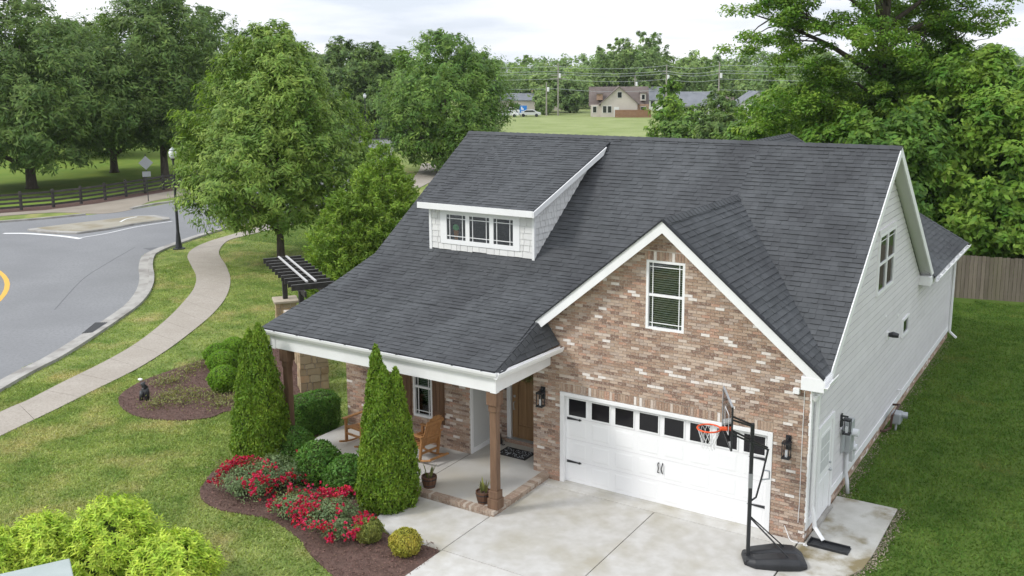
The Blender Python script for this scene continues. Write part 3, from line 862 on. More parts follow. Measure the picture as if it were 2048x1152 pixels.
order = set(sorted(range(len(bricks)), key=lambda i: cd_(bricks[i][0]) + (0 if bricks[i][3] > 0.15 else 3))[:300])
restb = MB()
for i, (o0, U_, N_, du, dz) in enumerate(bricks):
    dp = rnd.uniform(-0.002, 0.003)
    if i in order:
        o = bpy.data.objects.new('brick', bm_)
        mm = Matrix.Identity(4)
        for r_ in range(3):
            mm[r_][0], mm[r_][1], mm[r_][2], mm[r_][3] = U_[r_] * du, -N_[r_] * 0.03, (0, 0, dz)[r_], o0[r_] + N_[r_] * dp
        link(o, WALL); o.matrix_basis = mm
    else:
        a = o0 + N_ * dp; b = a + U_ * du; up = V3((0, 0, dz)); dd = -N_ * 0.03
        restb.add([a, b, b + up, a + up, a + dd, b + dd, b + up + dd, a + up + dd], [(0, 1, 2, 3), (3, 2, 6, 7), (1, 5, 6, 2), (4, 0, 3, 7), (4, 5, 1, 0)])
tag(restb.build('bricks', M['brick'], WALL), kind='stuff')

# --- side wall of lap siding with its white skirt board
core = MB()
core.add([(-0.012, 0.24, 0.29), (-0.012, 18.3, 0.29), (-0.012, 18.3, 3.4), (-0.012, 12.0, 3.42), (-0.012, 6.02, 7.60), (-0.012, 0.24, 3.55),
          (-0.2, 0.24, 0.29), (-0.2, 18.3, 0.29), (-0.2, 18.3, 3.4), (-0.2, 12.0, 3.42), (-0.2, 6.02, 7.60), (-0.2, 0.24, 3.55)],
         [(0, 1, 2, 3, 4, 5), (11, 10, 9, 8, 7, 6), (0, 6, 7, 1), (1, 7, 8, 2), (2, 8, 9, 3), (3, 9, 10, 4), (4, 10, 11, 5), (5, 11, 6, 0)])
core.box(-12.48, -12.28, 0.24, 12.0, 0.02, 3.35); core.box(-12.2, -0.3, 17.9, 18.1, 0.02, 3.35)
core.add([(-12.48, 0.24, 3.36), (-12.48, 12.0, 3.36), (-12.48, 6.02, 7.55), (-12.28, 0.24, 3.36), (-12.28, 12.0, 3.36), (-12.28, 6.02, 7.55)], [(0, 2, 1), (3, 4, 5), (0, 1, 4, 3), (1, 2, 5, 4), (2, 0, 3, 5)])
SIDE = core.build('side_wall', M['lap_shadow_core'], HOUSE)
ex = 0.176
z = 0.47; row = 0
def side_range(zz):
    a = 0.13 if zz < 3.45 else 6.02 - (7.60 - zz) / 0.70 * 0.985
    b = 18.22 if zz < 3.40 else 6.02 + (7.60 - zz) / 0.70 * 0.985
    return max(a, 0.13), b
holes = []
while z < 7.4:
    zt = min(z + ex, 7.5)
    (a0, b0), (a1, b1) = side_range(z), side_range(zt)
    segs = [(a0, b0)]
    for (ha, hb, hz0, hz1) in holes:
        if zt - 0.05 > hz0 and z + 0.05 < hz1:
            segs = [s_ for (p, q) in segs for s_ in (((p, min(q, ha)), (max(p, hb), q)) if not (q <= ha or p >= hb) else ((p, q),)) if s_[1] - s_[0] > 0.03]
    for (p, q) in segs:
        u = p; first = True
        while u < q - 0.01:
            e = min(q, u + (3.66 if not first else 1.0 + 2.6 * ((row * 0.37) % 1)))
            if q - e < 0.4: e = q
            first = False
            ta = a1 if abs(u - a0) < 1e-6 else u
            tb = b1 if abs(e - b0) < 1e-6 else e
            if tb > ta:
                MB().add([(0.014, u, z), (0.014, e - 0.003, z), (0.009, tb - 0.003, zt - 0.016), (0.009, ta, zt - 0.016), (-0.011, u, z), (-0.011, e - 0.003, z), (-0.011, tb - 0.003, zt - 0.016), (-0.011, ta, zt - 0.016)],
                         [(0, 1, 2, 3), (7, 6, 5, 4), (4, 5, 1, 0), (1, 5, 6, 2), (2, 6, 7, 3), (3, 7, 4, 0)]).build('siding_plank', M['siding'], SIDE)
            u = e
    z += ex; row += 1
MB().box(-0.011, 0.030, 2.0, 18.24, 0.285, 0.47).build('skirt_board', M['white'], SIDE)
MB().box(-0.011, 0.030, 0.03, 0.62, 0.285, 0.47).build('skirt_board', M['white'], SIDE)
MB().box(-0.010, 0.034, 0.0, 0.13, 0.47, 3.5).build('corner_board', M['white'], SIDE)
MB().box(-0.010, 0.034, 18.22, 18.36, 0.29, 3.4).build('corner_board', M['white'], SIDE)

# --- eaves, fascias, rakes
def part(name, mb, m, parent=HOUSE, **k): return mb.build(name, M[m], parent, **k)
# garage gable rake boards
yf = -0.325
for (xa, xb) in ((GX, XR + 0.02), (GX, xl_ + 0.02)):
    za, zb = RG, zgar(xb)
    mbk = MB()
    mbk.add([(xa, yf, za - 0.01), (xb, yf, zb - 0.01), (xb, yf, zb - 0.27), (xa, yf, za - 0.27), (xa, yf + 0.03, za - 0.01), (xb, yf + 0.03, zb - 0.01), (xb, yf + 0.03, zb - 0.27), (xa, yf + 0.03, za - 0.27)],
            [(0, 3, 2, 1), (4, 5, 6, 7), (0, 1, 5, 4), (3, 7, 6, 2), (1, 2, 6, 5), (0, 4, 7, 3)] if xb > xa else [(0, 1, 2, 3), (7, 6, 5, 4), (0, 4, 5, 1), (3, 2, 6, 7), (1, 5, 6, 2), (0, 3, 7, 4)])
    part('rake_board', mbk, 'white')
    mbs = MB()
    mbs.add([(xa, yf + 0.03, za - 0.18), (xb, yf + 0.03, zb - 0.18), (xb, 0.0, zb - 0.18), (xa, 0.0, za - 0.18), (xa, yf + 0.03, za - 0.22), (xb, yf + 0.03, zb - 0.22), (xb, 0.0, zb - 0.22), (xa, 0.0, za - 0.22)],
            [(0, 1, 2, 3), (7, 6, 5, 4), (0, 4, 5, 1), (3, 2, 6, 7)])
    part('soffit', mbs, 'white')
    mbe = MB()
    mbe.add([(xa, yf - 0.03, za + 0.025), (xb, yf - 0.03, zb + 0.025), (xb, yf + 0.1, zb + 0.025), (xa, yf + 0.1, za + 0.025), (xa, yf - 0.03, za - 0.015), (xb, yf - 0.03, zb - 0.015), (xb, yf + 0.1, zb - 0.015), (xa, yf + 0.1, za - 0.015)],
            [(0, 1, 2, 3), (7, 6, 5, 4), (0, 4, 5, 1), (3, 2, 6, 7), (1, 5, 6, 2), (0, 3, 7, 4)])
    part('drip_edge', mbe, 'deck')
# right gable rakes of the main roof
def rake_x(y0, z0, y1, z1, drop=0.24):
    x0, x1 = XR - 0.01, XR + 0.025
    part('rake_board', MB().add([(x, y, zz) for x in (x0, x1) for (y, zz) in ((y0, z0 - 0.0), (y1, z1 - 0.0), (y1, z1 - drop), (y0, z0 - drop))],
         [(0, 1, 2, 3), (7, 6, 5, 4), (0, 4, 5, 1), (1, 5, 6, 2), (2, 6, 7, 3), (3, 7, 4, 0)]), 'white')
    part('soffit', MB().add([(x, y, zz) for x in (0.0, XR - 0.01) for (y, zz) in ((y0, z0 - 0.15), (y1, z1 - 0.15), (y1, z1 - 0.2), (y0, z0 - 0.2))],
         [(0, 1, 2, 3), (7, 6, 5, 4), (0, 4, 5, 1), (1, 5, 6, 2), (2, 6, 7, 3), (3, 7, 4, 0)]), 'soffit')
rake_x(6.02, 7.83, 0.2, zmain(0.2)); rake_x(6.02, 7.83, 12.1, 7.83 - 0.7 * 6.08)
part('eave_return', MB().box(0.0, XR + 0.03, 11.55, 12.25, 3.28, 3.56), 'white', bevel=0.01)
part('eave_return', MB().box(-0.12, XR + 0.03, -0.33, 0.28, 3.42, 3.70), 'white', bevel=0.01)
# gutters
def gutter(a, b, out, name='gutter'):
    a, b, out_ = V3(a), V3(b), unit(out)
    prof = [(0, -0.005), (0, -0.13), (0.075, -0.13), (0.115, -0.06), (0.125, 0.0), (0.112, 0.0), (0.10, -0.055), (0.068, -0.118), (0.012, -0.118), (0.012, -0.005)]
    n = len(prof)
    vs = [p + out_ * o_ + V3((0, 0, h_)) for p in (a, b) for (o_, h_) in prof]
    fs = [(i, (i + 1) % n, n + (i + 1) % n, n + i) for i in range(n)]
    fs += [(0, 1, 2, 8, 9), (2, 3, 7, 8), (3, 4, 5, 6, 7)] + [tuple(n + i for i in f[::-1]) for f in ((0, 1, 2, 8, 9), (2, 3, 7, 8), (3, 4, 5, 6, 7))]
    return part(name, MB().add(vs, fs), 'white')
GY = YE + 0.02
gutter((-13.16, GY, ZE + 0.0), (-5.95, GY, ZE + 0.0), (0, -1, 0))
gutter((-6.02, GY - 0.1, ZE + 0.0), (-5.80, -0.04, 3.40), (1, -0.06, 0))
gutter((XR + 0.03, -0.36, 3.66), (XR + 0.03, 0.3, 3.66), (1, 0, 0))
gutter((EX - 0.01, 12.0, EZ - 0.03), (EX - 0.01, EY, EZ - 0.03), (1, 0, 0))
for i in range(9):
    x = -12.6 + i * 0.78
    part('gutter_hanger', MB().box(x, x + 0.025, GY - 0.12, GY + 0.01, ZE - 0.012, ZE + 0.008), 'deck')
for i in range(7):
    y = 12.5 + i * 0.95
    part('gutter_hanger', MB().box(EX, EX + 0.11, y, y + 0.06, EZ - 0.04, EZ - 0.02), 'white')
# porch beam, ceiling, posts, slab
BYo, BXo = -2.36, -6.07
part('porch_beam', MB().box(-12.86, BXo, BYo, BYo + 0.26, 2.88, 3.26), 'white', bevel=0.008)
part('porch_beam', MB().box(BXo - 0.26, BXo - 0.002, BYo + 0.262, -0.002, 2.88, 3.26), 'white', bevel=0.008)
part('corner_trim', MB().box(BXo - 0.14, BXo + 0.012, BYo - 0.012, BYo + 0.13, 2.87, 3.255), 'white')
part('corner_trim', MB().box(-12.872, -12.70, BYo - 0.012, BYo + 0.13, 2.87, 3.255), 'white')
part('porch_beam', MB().box(-12.86, -12.60, BYo + 0.262, -0.002, 2.88, 3.26), 'white', bevel=0.008)
part('porch_ceiling', MB().box(-12.60, -6.33, -2.1, 1.28, 3.27, 3.31), 'panel_grey')
for px_, py_ in ((-6.20, -2.21), (-12.47, -2.21)):
    p_ = part('porch_post', MB().box(px_ - 0.085, px_ + 0.085, py_ - 0.085, py_ + 0.085, 0.16, 2.87), 'post_wood', bevel=0.012)
    b_o = MB().box(px_ - 0.135, px_ + 0.135, py_ - 0.135, py_ + 0.135, 0.163, 0.40).build('base_block', M['post_wood'], p_, bevel=0.012)
    MB().box(px_ - 0.115, px_ + 0.115, py_ - 0.115, py_ + 0.115, 0.402, 0.58).build('base_block', M['post_wood'], p_, bevel=0.012)
    MB().box(px_ - 0.105, px_ + 0.105, py_ - 0.105, py_ + 0.105, 2.40, 2.56).build('capital_block', M['post_wood'], p_, bevel=0.02)
    MB().box(px_ - 0.135, px_ + 0.135, py_ - 0.135, py_ + 0.135, 2.562, 2.868).build('capital_block', M['post_wood'], p_, bevel=0.012)
SLAB = part('porch_slab', MB().box(-12.55, -6.33, -2.24, 0.010, 0.0, 0.155).box(-8.42, XW, 0.011, 1.30, 0.0, 0.155), 'porch_concrete')
def edging(x0, x1, y0, y1, along):
    k = int(((x1 - x0) if along == 'x' else (y1 - y0)) / 0.075)
    st = ((x1 - x0) if along == 'x' else (y1 - y0)) / k
    for i in range(k):
        if along == 'x': a = (x0 + i * st, x0 + (i + 1) * st - 0.009, y0, y1)
        else: a = (x0, x1, y0 + i * st, y0 + (i + 1) * st - 0.009)
        for (za, zb) in ((0.0, 0.075), (0.083, 0.160)):
            jit = rnd.uniform(-.003, .003)
            MB().box(a[0] + (jit if along == 'y' else 0), a[1] + (jit if along == 'y' else 0), a[2] + (jit if along == 'x' else 0), a[3], za, zb + abs(jit)).build('edging_brick', M['edge_brick'], SLAB)
edging(-12.55, -6.10, -2.44, -2.245, 'x')
edging(-6.325, -6.10, -2.243, -0.002, 'y')
part('slab_joint', MB().box(-8.44, -8.425, -2.24, 0.0, 0.15, 0.1565), 'joint', parent=SLAB)
# entry recess: grey panelled return, front door
part('entry_panel', MB().box(-8.425, -8.405, 0.012, 1.268, 0.19, 3.26), 'panel_grey')
for a in ((0.012, 0.11), (1.16, 1.268)):
    part('panel_trim', MB().box(-8.404, -8.385, a[0], a[1], 0.16, 3.26), 'white')
part('panel_trim', MB().box(-8.404, -8.385, 0.112, 1.158, 0.16, 0.29), 'white')
part('panel_trim', MB().box(-8.404, -8.385, 0.112, 1.158, 2.3, 2.42), 'white')
fd = part('front_door', MB().box(-8.0, -7.06, 1.33, 1.37, 0.265, 2.60), 'door_wood')
for (xa, xb, za, zb) in ((-7.98, -7.80, 0.28, 2.58), (-7.26, -7.08, 0.28, 2.58), (-7.798, -7.262, 0.28, 0.62), (-7.798, -7.262, 1.9, 2.02), (-7.798, -7.262, 2.42, 2.58)):
    MB().box(xa, xb, 1.305, 1.329, za, zb).build('door_rail', M['door_wood'], fd, bevel=0.005)
for (xa, xb, za, zb) in ((-7.77, -7.545, 0.66, 1.86), (-7.515, -7.29, 0.66, 1.86), (-7.77, -7.29, 2.05, 2.39)):
    MB().box(xa, xb, 1.314, 1.329, za, zb).build('door_panel', M['door_wood'], fd, bevel=0.008)
MB().tube([(-7.9, 1.30, 1.25), (-7.9, 1.25, 1.25), (-7.9, 1.24, 1.2), (-7.9, 1.25, 1.05), (-7.9, 1.30, 1.05)], 0.012, 6).build('handle', M['grey_metal'], fd)
MB().lathe((-7.9, 1.29, 1.38), [(0, 0.03), (0.05, 0.03)], 10).build('lock', M['grey_metal'], fd)
for (xa, xb) in ((-8.12, -8.002), (-7.058, -6.98)):
    part('door_casing', MB().box(xa, xb, 1.25, 1.36, 0.262, 2.70), 'white', bevel=0.005)
part('door_casing', MB().box(-8.0, -7.06, 1.25, 1.36, 2.61, 2.70), 'white')
part('door_step', MB().box(-8.14, -6.96, 1.17, 1.40, 0.157, 0.25), 'brick')
part('door_sill', MB().box(-8.10, -7.0, 1.19, 1.33, 0.252, 0.262), 'grey_metal')
part('doorbell', MB().box(-8.20, -8.13, 1.235, 1.268, 1.55, 1.72), 'black')

# --- garage door
gdz0, gdz1 = 0.052, 2.19
gx0, gx1 = -5.70, -0.84
GD = part('garage_door', MB().box(gx0, gx1, 0.10, 0.14, gdz0, gdz1), 'vinyl')
pw = (gx1 - gx0) / 8; ph = (gdz1 - gdz0) / 4
for i in range(8):
    for j in range(4):
        xa, xb = gx0 + i * pw + 0.075, gx0 + (i + 1) * pw - 0.075
        za, zb = gdz0 + j * ph + 0.075, gdz0 + (j + 1) * ph - 0.075
        if j < 3:
            # raised panel: sunken border, bevelled field
            mbp = MB()
            o4 = [(xa, za), (xb, za), (xb, zb), (xa, zb)]
            i4 = [(xa + 0.03, za + 0.03), (xb - 0.03, za + 0.03), (xb - 0.03, zb - 0.03), (xa + 0.03, zb - 0.03)]
            mbp.add([(x, 0.0995, zz) for x, zz in o4] + [(x, 0.0945, zz) for x, zz in i4], [(0, 1, 5, 4), (1, 2, 6, 5), (2, 3, 7, 6), (3, 0, 4, 7), (4, 5, 6, 7)])
            mbp.build('raised_panel', M['vinyl'], GD)
        else:
            MB().box(xa + 0.0, xb - 0.0, 0.088, 0.0985, za - 0.02, zb + 0.0).build('window_pane', M['garage_glass'], GD)
            fr = MB()
            for (p, q, r_, s_) in ((xa - 0.025, xb + 0.025, za - 0.045, za - 0.02), (xa - 0.025, xb + 0.025, zb, zb + 0.025), (xa - 0.025, xa, za - 0.02, zb), (xb, xb + 0.025, za - 0.02, zb)):
                fr.box(p, q, 0.082, 0.0995, r_, s_)
            fr.build('window_frame', M['vinyl'], GD)
for j in (1, 2, 3):
    MB().box(gx0 + 0.002, gx1 - 0.002, 0.0965, 0.0995, gdz0 + j * ph - 0.004, gdz0 + j * ph + 0.004).build('section_joint', M['siding'], GD)
for zz in (gdz0 + 3 * ph - 0.03, gdz0 + ph - 0.03):
    for (x, s_) in ((gx0 + 0.03, 1), (gx1 - 0.03, -1)):
        MB().add([(x, 0.08, zz - 0.03), (x + s_ * 0.3, 0.08, zz - 0.012), (x + s_ * 0.33, 0.08, zz - 0.028), (x + s_ * 0.39, 0.08, zz), (x + s_ * 0.33, 0.08, zz + 0.028), (x + s_ * 0.3, 0.08, zz + 0.012), (x, 0.08, zz + 0.03),
                  (x, 0.0985, zz - 0.03), (x + s_ * 0.3, 0.0985, zz - 0.012), (x + s_ * 0.33, 0.0985, zz - 0.028), (x + s_ * 0.39, 0.0985, zz), (x + s_ * 0.33, 0.0985, zz + 0.028), (x + s_ * 0.3, 0.0985, zz + 0.012), (x, 0.0985, zz + 0.03)],
                 [tuple(range(7)), tuple(range(13, 6, -1))] + [(i, (i + 1) % 7, 7 + (i + 1) % 7, 7 + i) for i in range(7)]).build('hinge_strap', M['black'], GD)
for s_ in (-1, 1):
    xm = (gx0 + gx1) / 2 + s_ * 0.045
    MB().tube([(xm, 0.1, 0.78), (xm + s_ * .01, 0.06, 0.80), (xm - s_ * .012, 0.05, 0.90), (xm + s_ * .01, 0.06, 1.0), (xm, 0.1, 1.02)], 0.013, 6).build('handle', M['black'], GD)
part('door_jamb', MB().box(GO[0], gx0 - 0.004, -0.02, 0.16, 0.0, 2.285), 'white', bevel=0.006)
part('door_jamb', MB().box(gx1 + 0.004, GO[1], -0.02, 0.16, 0.0, 2.285), 'white', bevel=0.006)
part('door_jamb', MB().box(gx0 - 0.003, gx1 + 0.003, -0.018, 0.16, 2.195, 2.285), 'white', bevel=0.006)
part('garage_interior', MB().box(gx0 - 0.05, gx1 + 0.05, 0.17, 0.19, 0.0, 2.3), 'interior')

# --- windows
def front_window(x0, x1, z0, z1, y, grid=True, blinds=True, name='window', depth=0.16):
    W_ = MB()
    fw = 0.055
    for (a, b, c, d) in ((x0, x1, z1 - fw, z1), (x0, x1, z0, z0 + fw), (x0, x0 + fw, z0 + fw, z1 - fw), (x1 - fw, x1, z0 + fw, z1 - fw)):
        W_.box(a, b, y - 0.03, y + 0.07, c, d)
    wo = part(name, W_, 'vinyl')
    zm = (z0 + z1) / 2
    MB().box(x0 + fw, x1 - fw, y - 0.012, y + 0.05, zm - 0.028, zm + 0.028).build('meeting_rail', M['vinyl'], wo)
    for (yy, a, b) in ((y + 0.02, zm + 0.028, z1 - fw), (y + 0.035, z0 + fw, zm - 0.028)):
        MB().box(x0 + fw, x1 - fw, yy, yy + 0.006, a, b).build('pane', M['glass'], wo)
    if grid:
        for xx in (x0 + fw + 0.085, x1 - fw - 0.085):
            MB().box(xx - 0.009, xx + 0.009, y + 0.006, y + 0.018, zm + 0.03, z1 - fw).build('muntin', M['vinyl'], wo)
            MB().box(xx - 0.009, xx + 0.009, y + 0.016, y + 0.03, z0 + fw, zm - 0.03).build('muntin', M['blind'], wo)
        MB().box(x0 + fw, x1 - fw, y + 0.007, y + 0.017, z1 - fw - 0.10, z1 - fw - 0.082).build('muntin', M['vinyl'], wo)
        MB().box(x0 + fw, x1 - fw, y + 0.018, y + 0.029, z0 + fw + 0.082, z0 + fw + 0.10).build('muntin', M['blind'], wo)
    if blinds:
        k = int((z1 - z0 - 2 * fw) / 0.05)
        for i in range(k):
            zz = z0 + fw + 0.02 + i * 0.05
            MB().add([(x0 + fw, y + 0.075, zz), (x1 - fw, y + 0.075, zz), (x1 - fw, y + 0.118, zz + 0.003), (x0 + fw, y + 0.118, zz + 0.003),
                      (x0 + fw, y + 0.075, zz + 0.009), (x1 - fw, y + 0.075, zz + 0.009), (x1 - fw, y + 0.118, zz + 0.010), (x0 + fw, y + 0.118, zz + 0.010)],
                     [(3, 2, 1, 0), (4, 5, 6, 7), (0, 1, 5, 4), (1, 2, 6, 5), (2, 3, 7, 6), (3, 0, 4, 7)]).build('blind_slat', M['blind'], wo)
    MB().box(x0 + 0.01, x1 - 0.01, y + depth, y + depth + 0.02, z0, z1).build('dark_room', M['interior'], wo)
    return wo
front_window(*WO, 0.03)
front_window(PW[0], PW[1], PW[2], PW[3], 0.03)
for (a, b) in ((-10.62, -10.26), (-9.56, -9.20)):
    sh = part('shutter', MB().box(a, b, -0.028, -0.004, 0.78, 2.50), 'shutter')
    for i in range(3):
        xa = a + 0.01 + i * (b - a - 0.02) / 3
        MB().box(xa, xa + (b - a - 0.02) / 3 - 0.008, -0.045, -0.029, 0.79, 2.49).build('board', M['shutter'], sh)
    for zz in (1.0, 2.2):
        MB().box(a + 0.02, b - 0.02, -0.066, -0.046, zz, zz + 0.12).build('batten', M['shutter'], sh)
# side wall windows (on the wall plane x = 0)
def side_window(y0, y1, z0, z1, twin):
    fw = 0.07
    W_ = MB()
    for (a, b, c, d) in ((y0, y1, z1 - fw, z1), (y0, y1, z0, z0 + fw), (y0, y0 + fw, z0 + fw, z1 - fw), (y1 - fw, y1, z0 + fw, z1 - fw)):
        W_.box(-0.01, 0.055, a, b, c, d)
    wo = part('window', W_, 'vinyl')
    bays = [(y0 + fw, y1 - fw)]
    if twin:
        ym = (y0 + y1) / 2
        MB().box(-0.01, 0.052, ym - 0.05, ym + 0.05, z0 + fw, z1 - fw).build('mullion', M['vinyl'], wo)
        bays = [(y0 + fw, ym - 0.05), (ym + 0.05, y1 - fw)]
    for (a, b) in bays:
        zm = (z0 + z1) / 2
        if twin:
            MB().box(-0.01, 0.046, a, b, zm - 0.03, zm + 0.03).build('meeting_rail', M['vinyl'], wo)
            MB().box(-0.01, 0.026, a, b, zm + 0.03, z1 - fw).build('pane', M['dark_glass'], wo)
            MB().box(-0.01, 0.020, a, b, z0 + fw, zm - 0.03).build('pane', M['dark_glass'], wo)
            MB().box(0.0261, 0.034, a + 0.09, a + 0.105, zm + 0.03, z1 - fw).build('muntin', M['vinyl'], wo)
            MB().box(0.0261, 0.0335, a, b, z1 - fw - 0.13, z1 - fw - 0.115).build('muntin', M['vinyl'], wo)
        else:
            MB().box(-0.01, 0.022, a, b, z0 + fw, z1 - fw).build('pane', M['dark_glass'], wo)
side_window(5.55, 7.45, 4.14, 5.68, True)
side_window(9.25, 10.15, 2.18, 2.72, False)
part('window_head', MB().box(-0.01, 0.045, 5.5, 7.5, 5.685, 5.80), 'siding')
# side door
sd = part('side_door', MB().box(-0.01, 0.018, 0.80, 1.80, 0.13, 2.17), 'vinyl')
for (a, b) in ((0.66, 0.795), (1.805, 1.95)):
    part('door_casing', MB().box(-0.01, 0.046, a, b, 0.10, 2.30), 'white', bevel=0.004)
part('door_casing', MB().box(-0.01, 0.044, 0.796, 1.804, 2.18, 2.30), 'white')
part('door_sill', MB().box(-0.01, 0.10, 0.66, 1.95, 0.05, 0.12), 'kerb')
MB().box(0.0185, 0.026, 0.92, 1.68, 1.15, 2.04).build('light_frame', M['vinyl'], sd)
for i in range(3):
    for j in range(3):
        ya, za = 0.96 + i * 0.235, 1.19 + j * 0.275
        MB().box(0.0265, 0.030, ya, ya + 0.205, za, za + 0.245).build('pane', M['pvc'], sd)
for a in ((0.90, 1.27), (1.33, 1.70)):
    MB().box(0.0185, 0.026, a[0], a[1], 0.3, 1.0).build('door_panel', M['vinyl'], sd, bevel=0.004)
MB().lathe((0.055, 1.73, 1.02), [(-0.03, 0.02), (-0.015, 0.034), (0.015, 0.034), (0.03, 0.02)], 10).build('knob', M['grey_metal'], sd)
MB().lathe((0.042, 1.73, 1.19), [(-0.02, 0.025), (0.02, 0.025)], 10).build('lock', M['grey_metal'], sd)
# downspouts
def spout(pts, parent=HOUSE, wd=0.095, dp=0.07):
    mbq = MB()
    for a, b in zip(pts[:-1], pts[1:]):
        a, b = V3(a), V3(b)
        mbq.bar(a, b + unit(b - a) * 0.02, wd, dp, up=(1, 0, 0) if abs(unit(b - a)[0]) < 0.8 else (0, 0, 1))
    part('downspout', mbq, 'vinyl', bevel=0.012)
spout([(0.36, 0.22, 3.55), (0.10, 0.24, 3.2), (0.075, 0.24, 0.75), (0.13, 0.22, 0.55), (0.16, 0.20, 0.34), (0.36, 0.12, 0.14)])
spout([(0.48, 18.25, 3.4), (0.10, 18.28, 3.05), (0.08, 18.28, 0.25), (0.30, 18.28, 0.06)])
spout([(-12.98, -2.47, 3.26), (-12.96, -2.47, 2.98), (-12.90, -2.36, 2.84), (-12.90, -2.34, 0.2)])
# front corner security light and camera under the eave
sec = part('security_light', MB().box(0.02, 0.05, 0.02, 0.12, 3.12, 3.24), 'vinyl')
for s_ in (-0.05, 0.10):
    MB().lathe((0.10, 0.05 + s_, 3.12), [(0, 0.03), (0.05, 0.05), (0.10, 0.055), (0.12, 0.03)], 10).build('lamp_head', M['vinyl'], sec)
part('eave_camera', MB().box(-0.33, -0.20, -0.12, -0.03, 3.24, 3.36), 'vinyl', bevel=0.01)
part('wall_cable', MB().tube([(-0.12, -0.012, 3.3), (-0.125, -0.012, 2.0), (-0.12, -0.012, 0.9), (-0.13, -0.015, 0.45)], 0.007, 5), 'vinyl')

# --- dormer
YD = 1.95
dw = MB()
dw.box(-11.02, -7.70, YD + 0.002, YD + 0.14, 4.93, 6.06)
zt_ = lambda y: DZ + ds * (y - DY) - 0.06
def dside(xa, xb):
    yb = 5.5
    dw.add([(x, y, zz) for x in (xa, xb) for (y, zz) in ((YD + 0.141, zmain(YD + 0.141) - 0.05), (yb, zmain(yb) - 0.05), (yb, zt_(yb)), (YD + 0.141, zt_(YD + 0.141)))],
           [(3, 2, 1, 0), (4, 5, 6, 7), (0, 1, 5, 4), (1, 2, 6, 5), (2, 3, 7, 6), (3, 0, 4, 7)])
dside(-11.02, -10.9); dside(-7.82, -7.702)
DW = dw.build('dormer_wall', M['panel_grey'], HOUSE)
zrow = 4.94; row = 0
wx0, wx1, wz0, wz1 = -10.66, -8.12, 5.10, 6.06
while zrow < 6.02:
    zt = min(zrow + 0.165, 6.06)
    u = -11.0
    while u < -7.74:
        w_ = rnd.uniform(0.11, 0.27); e = min(u + w_, -7.74)
        if -7.74 - e < 0.06: e = -7.74
        a, b = u, e - 0.012
        if zt - 0.05 > wz0:
            if a < wx0 < b: b = wx0
            elif a < wx1 < b: a = wx1
            elif wx0 <= a and b <= wx1: a = b
        if b - a > 0.02:
            dz_ = rnd.uniform(-0.012, 0.012)
            MB().add([(a, YD - 0.022, zrow + dz_), (b, YD - 0.022, zrow + dz_), (b, YD - 0.006, zt), (a, YD - 0.006, zt), (a, YD + 0.001, zrow + dz_), (b, YD + 0.001, zrow + dz_), (b, YD + 0.001, zt), (a, YD + 0.001, zt)],
                     [(0, 1, 2, 3), (7, 6, 5, 4), (4, 5, 1, 0), (1, 5, 6, 2), (2, 6, 7, 3), (3, 7, 4, 0)]).build('shake', M['shake'], DW)
        u = e
    zrow += 0.165
zrow = zmain(YD) - 0.02
while zrow < 7.45:
    zt = zrow + 0.165
    ya_t = max(YD + 0.05, DY + (zt + 0.08 - DZ) / ds)       # below the sloping roof
    yb_ = 6.02 - (7.83 - zrow - 0.165) / SL                  # down to the main roof
    u = max(YD + 0.05, DY + (zrow + 0.235 - DZ) / ds)
    ya_t = u
    while u < yb_ - 0.02:
        e = min(u + rnd.uniform(0.11, 0.27), yb_)
        MB().add([(-7.672, u, zrow), (-7.672, e - 0.012, zrow), (-7.694, e - 0.012, zt), (-7.694, u, zt), (-7.701, u, zrow), (-7.701, e - 0.012, zrow), (-7.701, e - 0.012, zt), (-7.701, u, zt)],
                 [(0, 1, 2, 3), (7, 6, 5, 4), (4, 5, 1, 0), (1, 5, 6, 2), (2, 6, 7, 3), (3, 7, 4, 0)]).build('shake', M['shake'], DW)
        u = e
    zrow += 0.165
MB().box(-7.742, -7.67, YD - 0.034, YD + 0.05, 4.90, 6.06).build('corner_board', M['white'], DW)
MB().box(-11.04, -10.96, YD - 0.034, YD + 0.05, 4.90, 6.06).build('corner_board', M['white'], DW)
MB().box(DXL, DXR, DY - 0.03, DY - 0.003, DZ - 0.16, DZ + 0.004).build('fascia', M['white'], DW)
MB().box(DXL + 0.02, DXR - 0.02, DY, YD + 0.1, DZ - 0.15, DZ - 0.12).build('soffit', M['white'], DW)
MB().add([(x, y, zz) for (x, x2) in ((DXR + 0.004, DXR + 0.084), (DXR + 0.035, DXR + 0.115)) for (y, zz, x) in ((DY - 0.03, DZ - 0.17, x), (5.3, DZ + ds * (5.3 - DY) - 0.17, x2), (5.5, DZ + ds * (5.5 - DY) - 0.02, x2), (DY - 0.03, DZ - 0.02, x))],
         [(3, 2, 1, 0), (4, 5, 6, 7), (0, 1, 5, 4), (1, 2, 6, 5), (2, 3, 7, 6), (3, 0, 4, 7)]).build('rake_board', M['white'], DW)
dwin = part('dormer_window', MB().box(wx0, wx1, YD - 0.03, YD + 0.001, 5.90, 6.06).box(wx0, wx1, YD - 0.03, YD + 0.001, 5.10, 5.22)
            .box(wx0, -10.45, YD - 0.03, YD + 0.001, 5.22, 5.90).box(-9.83, -9.70, YD - 0.03, YD + 0.001, 5.22, 5.90).box(-9.06, -8.93, YD - 0.03, YD + 0.001, 5.22, 5.90).box(-8.32, wx1, YD - 0.03, YD + 0.001, 5.22, 5.90), 'vinyl')
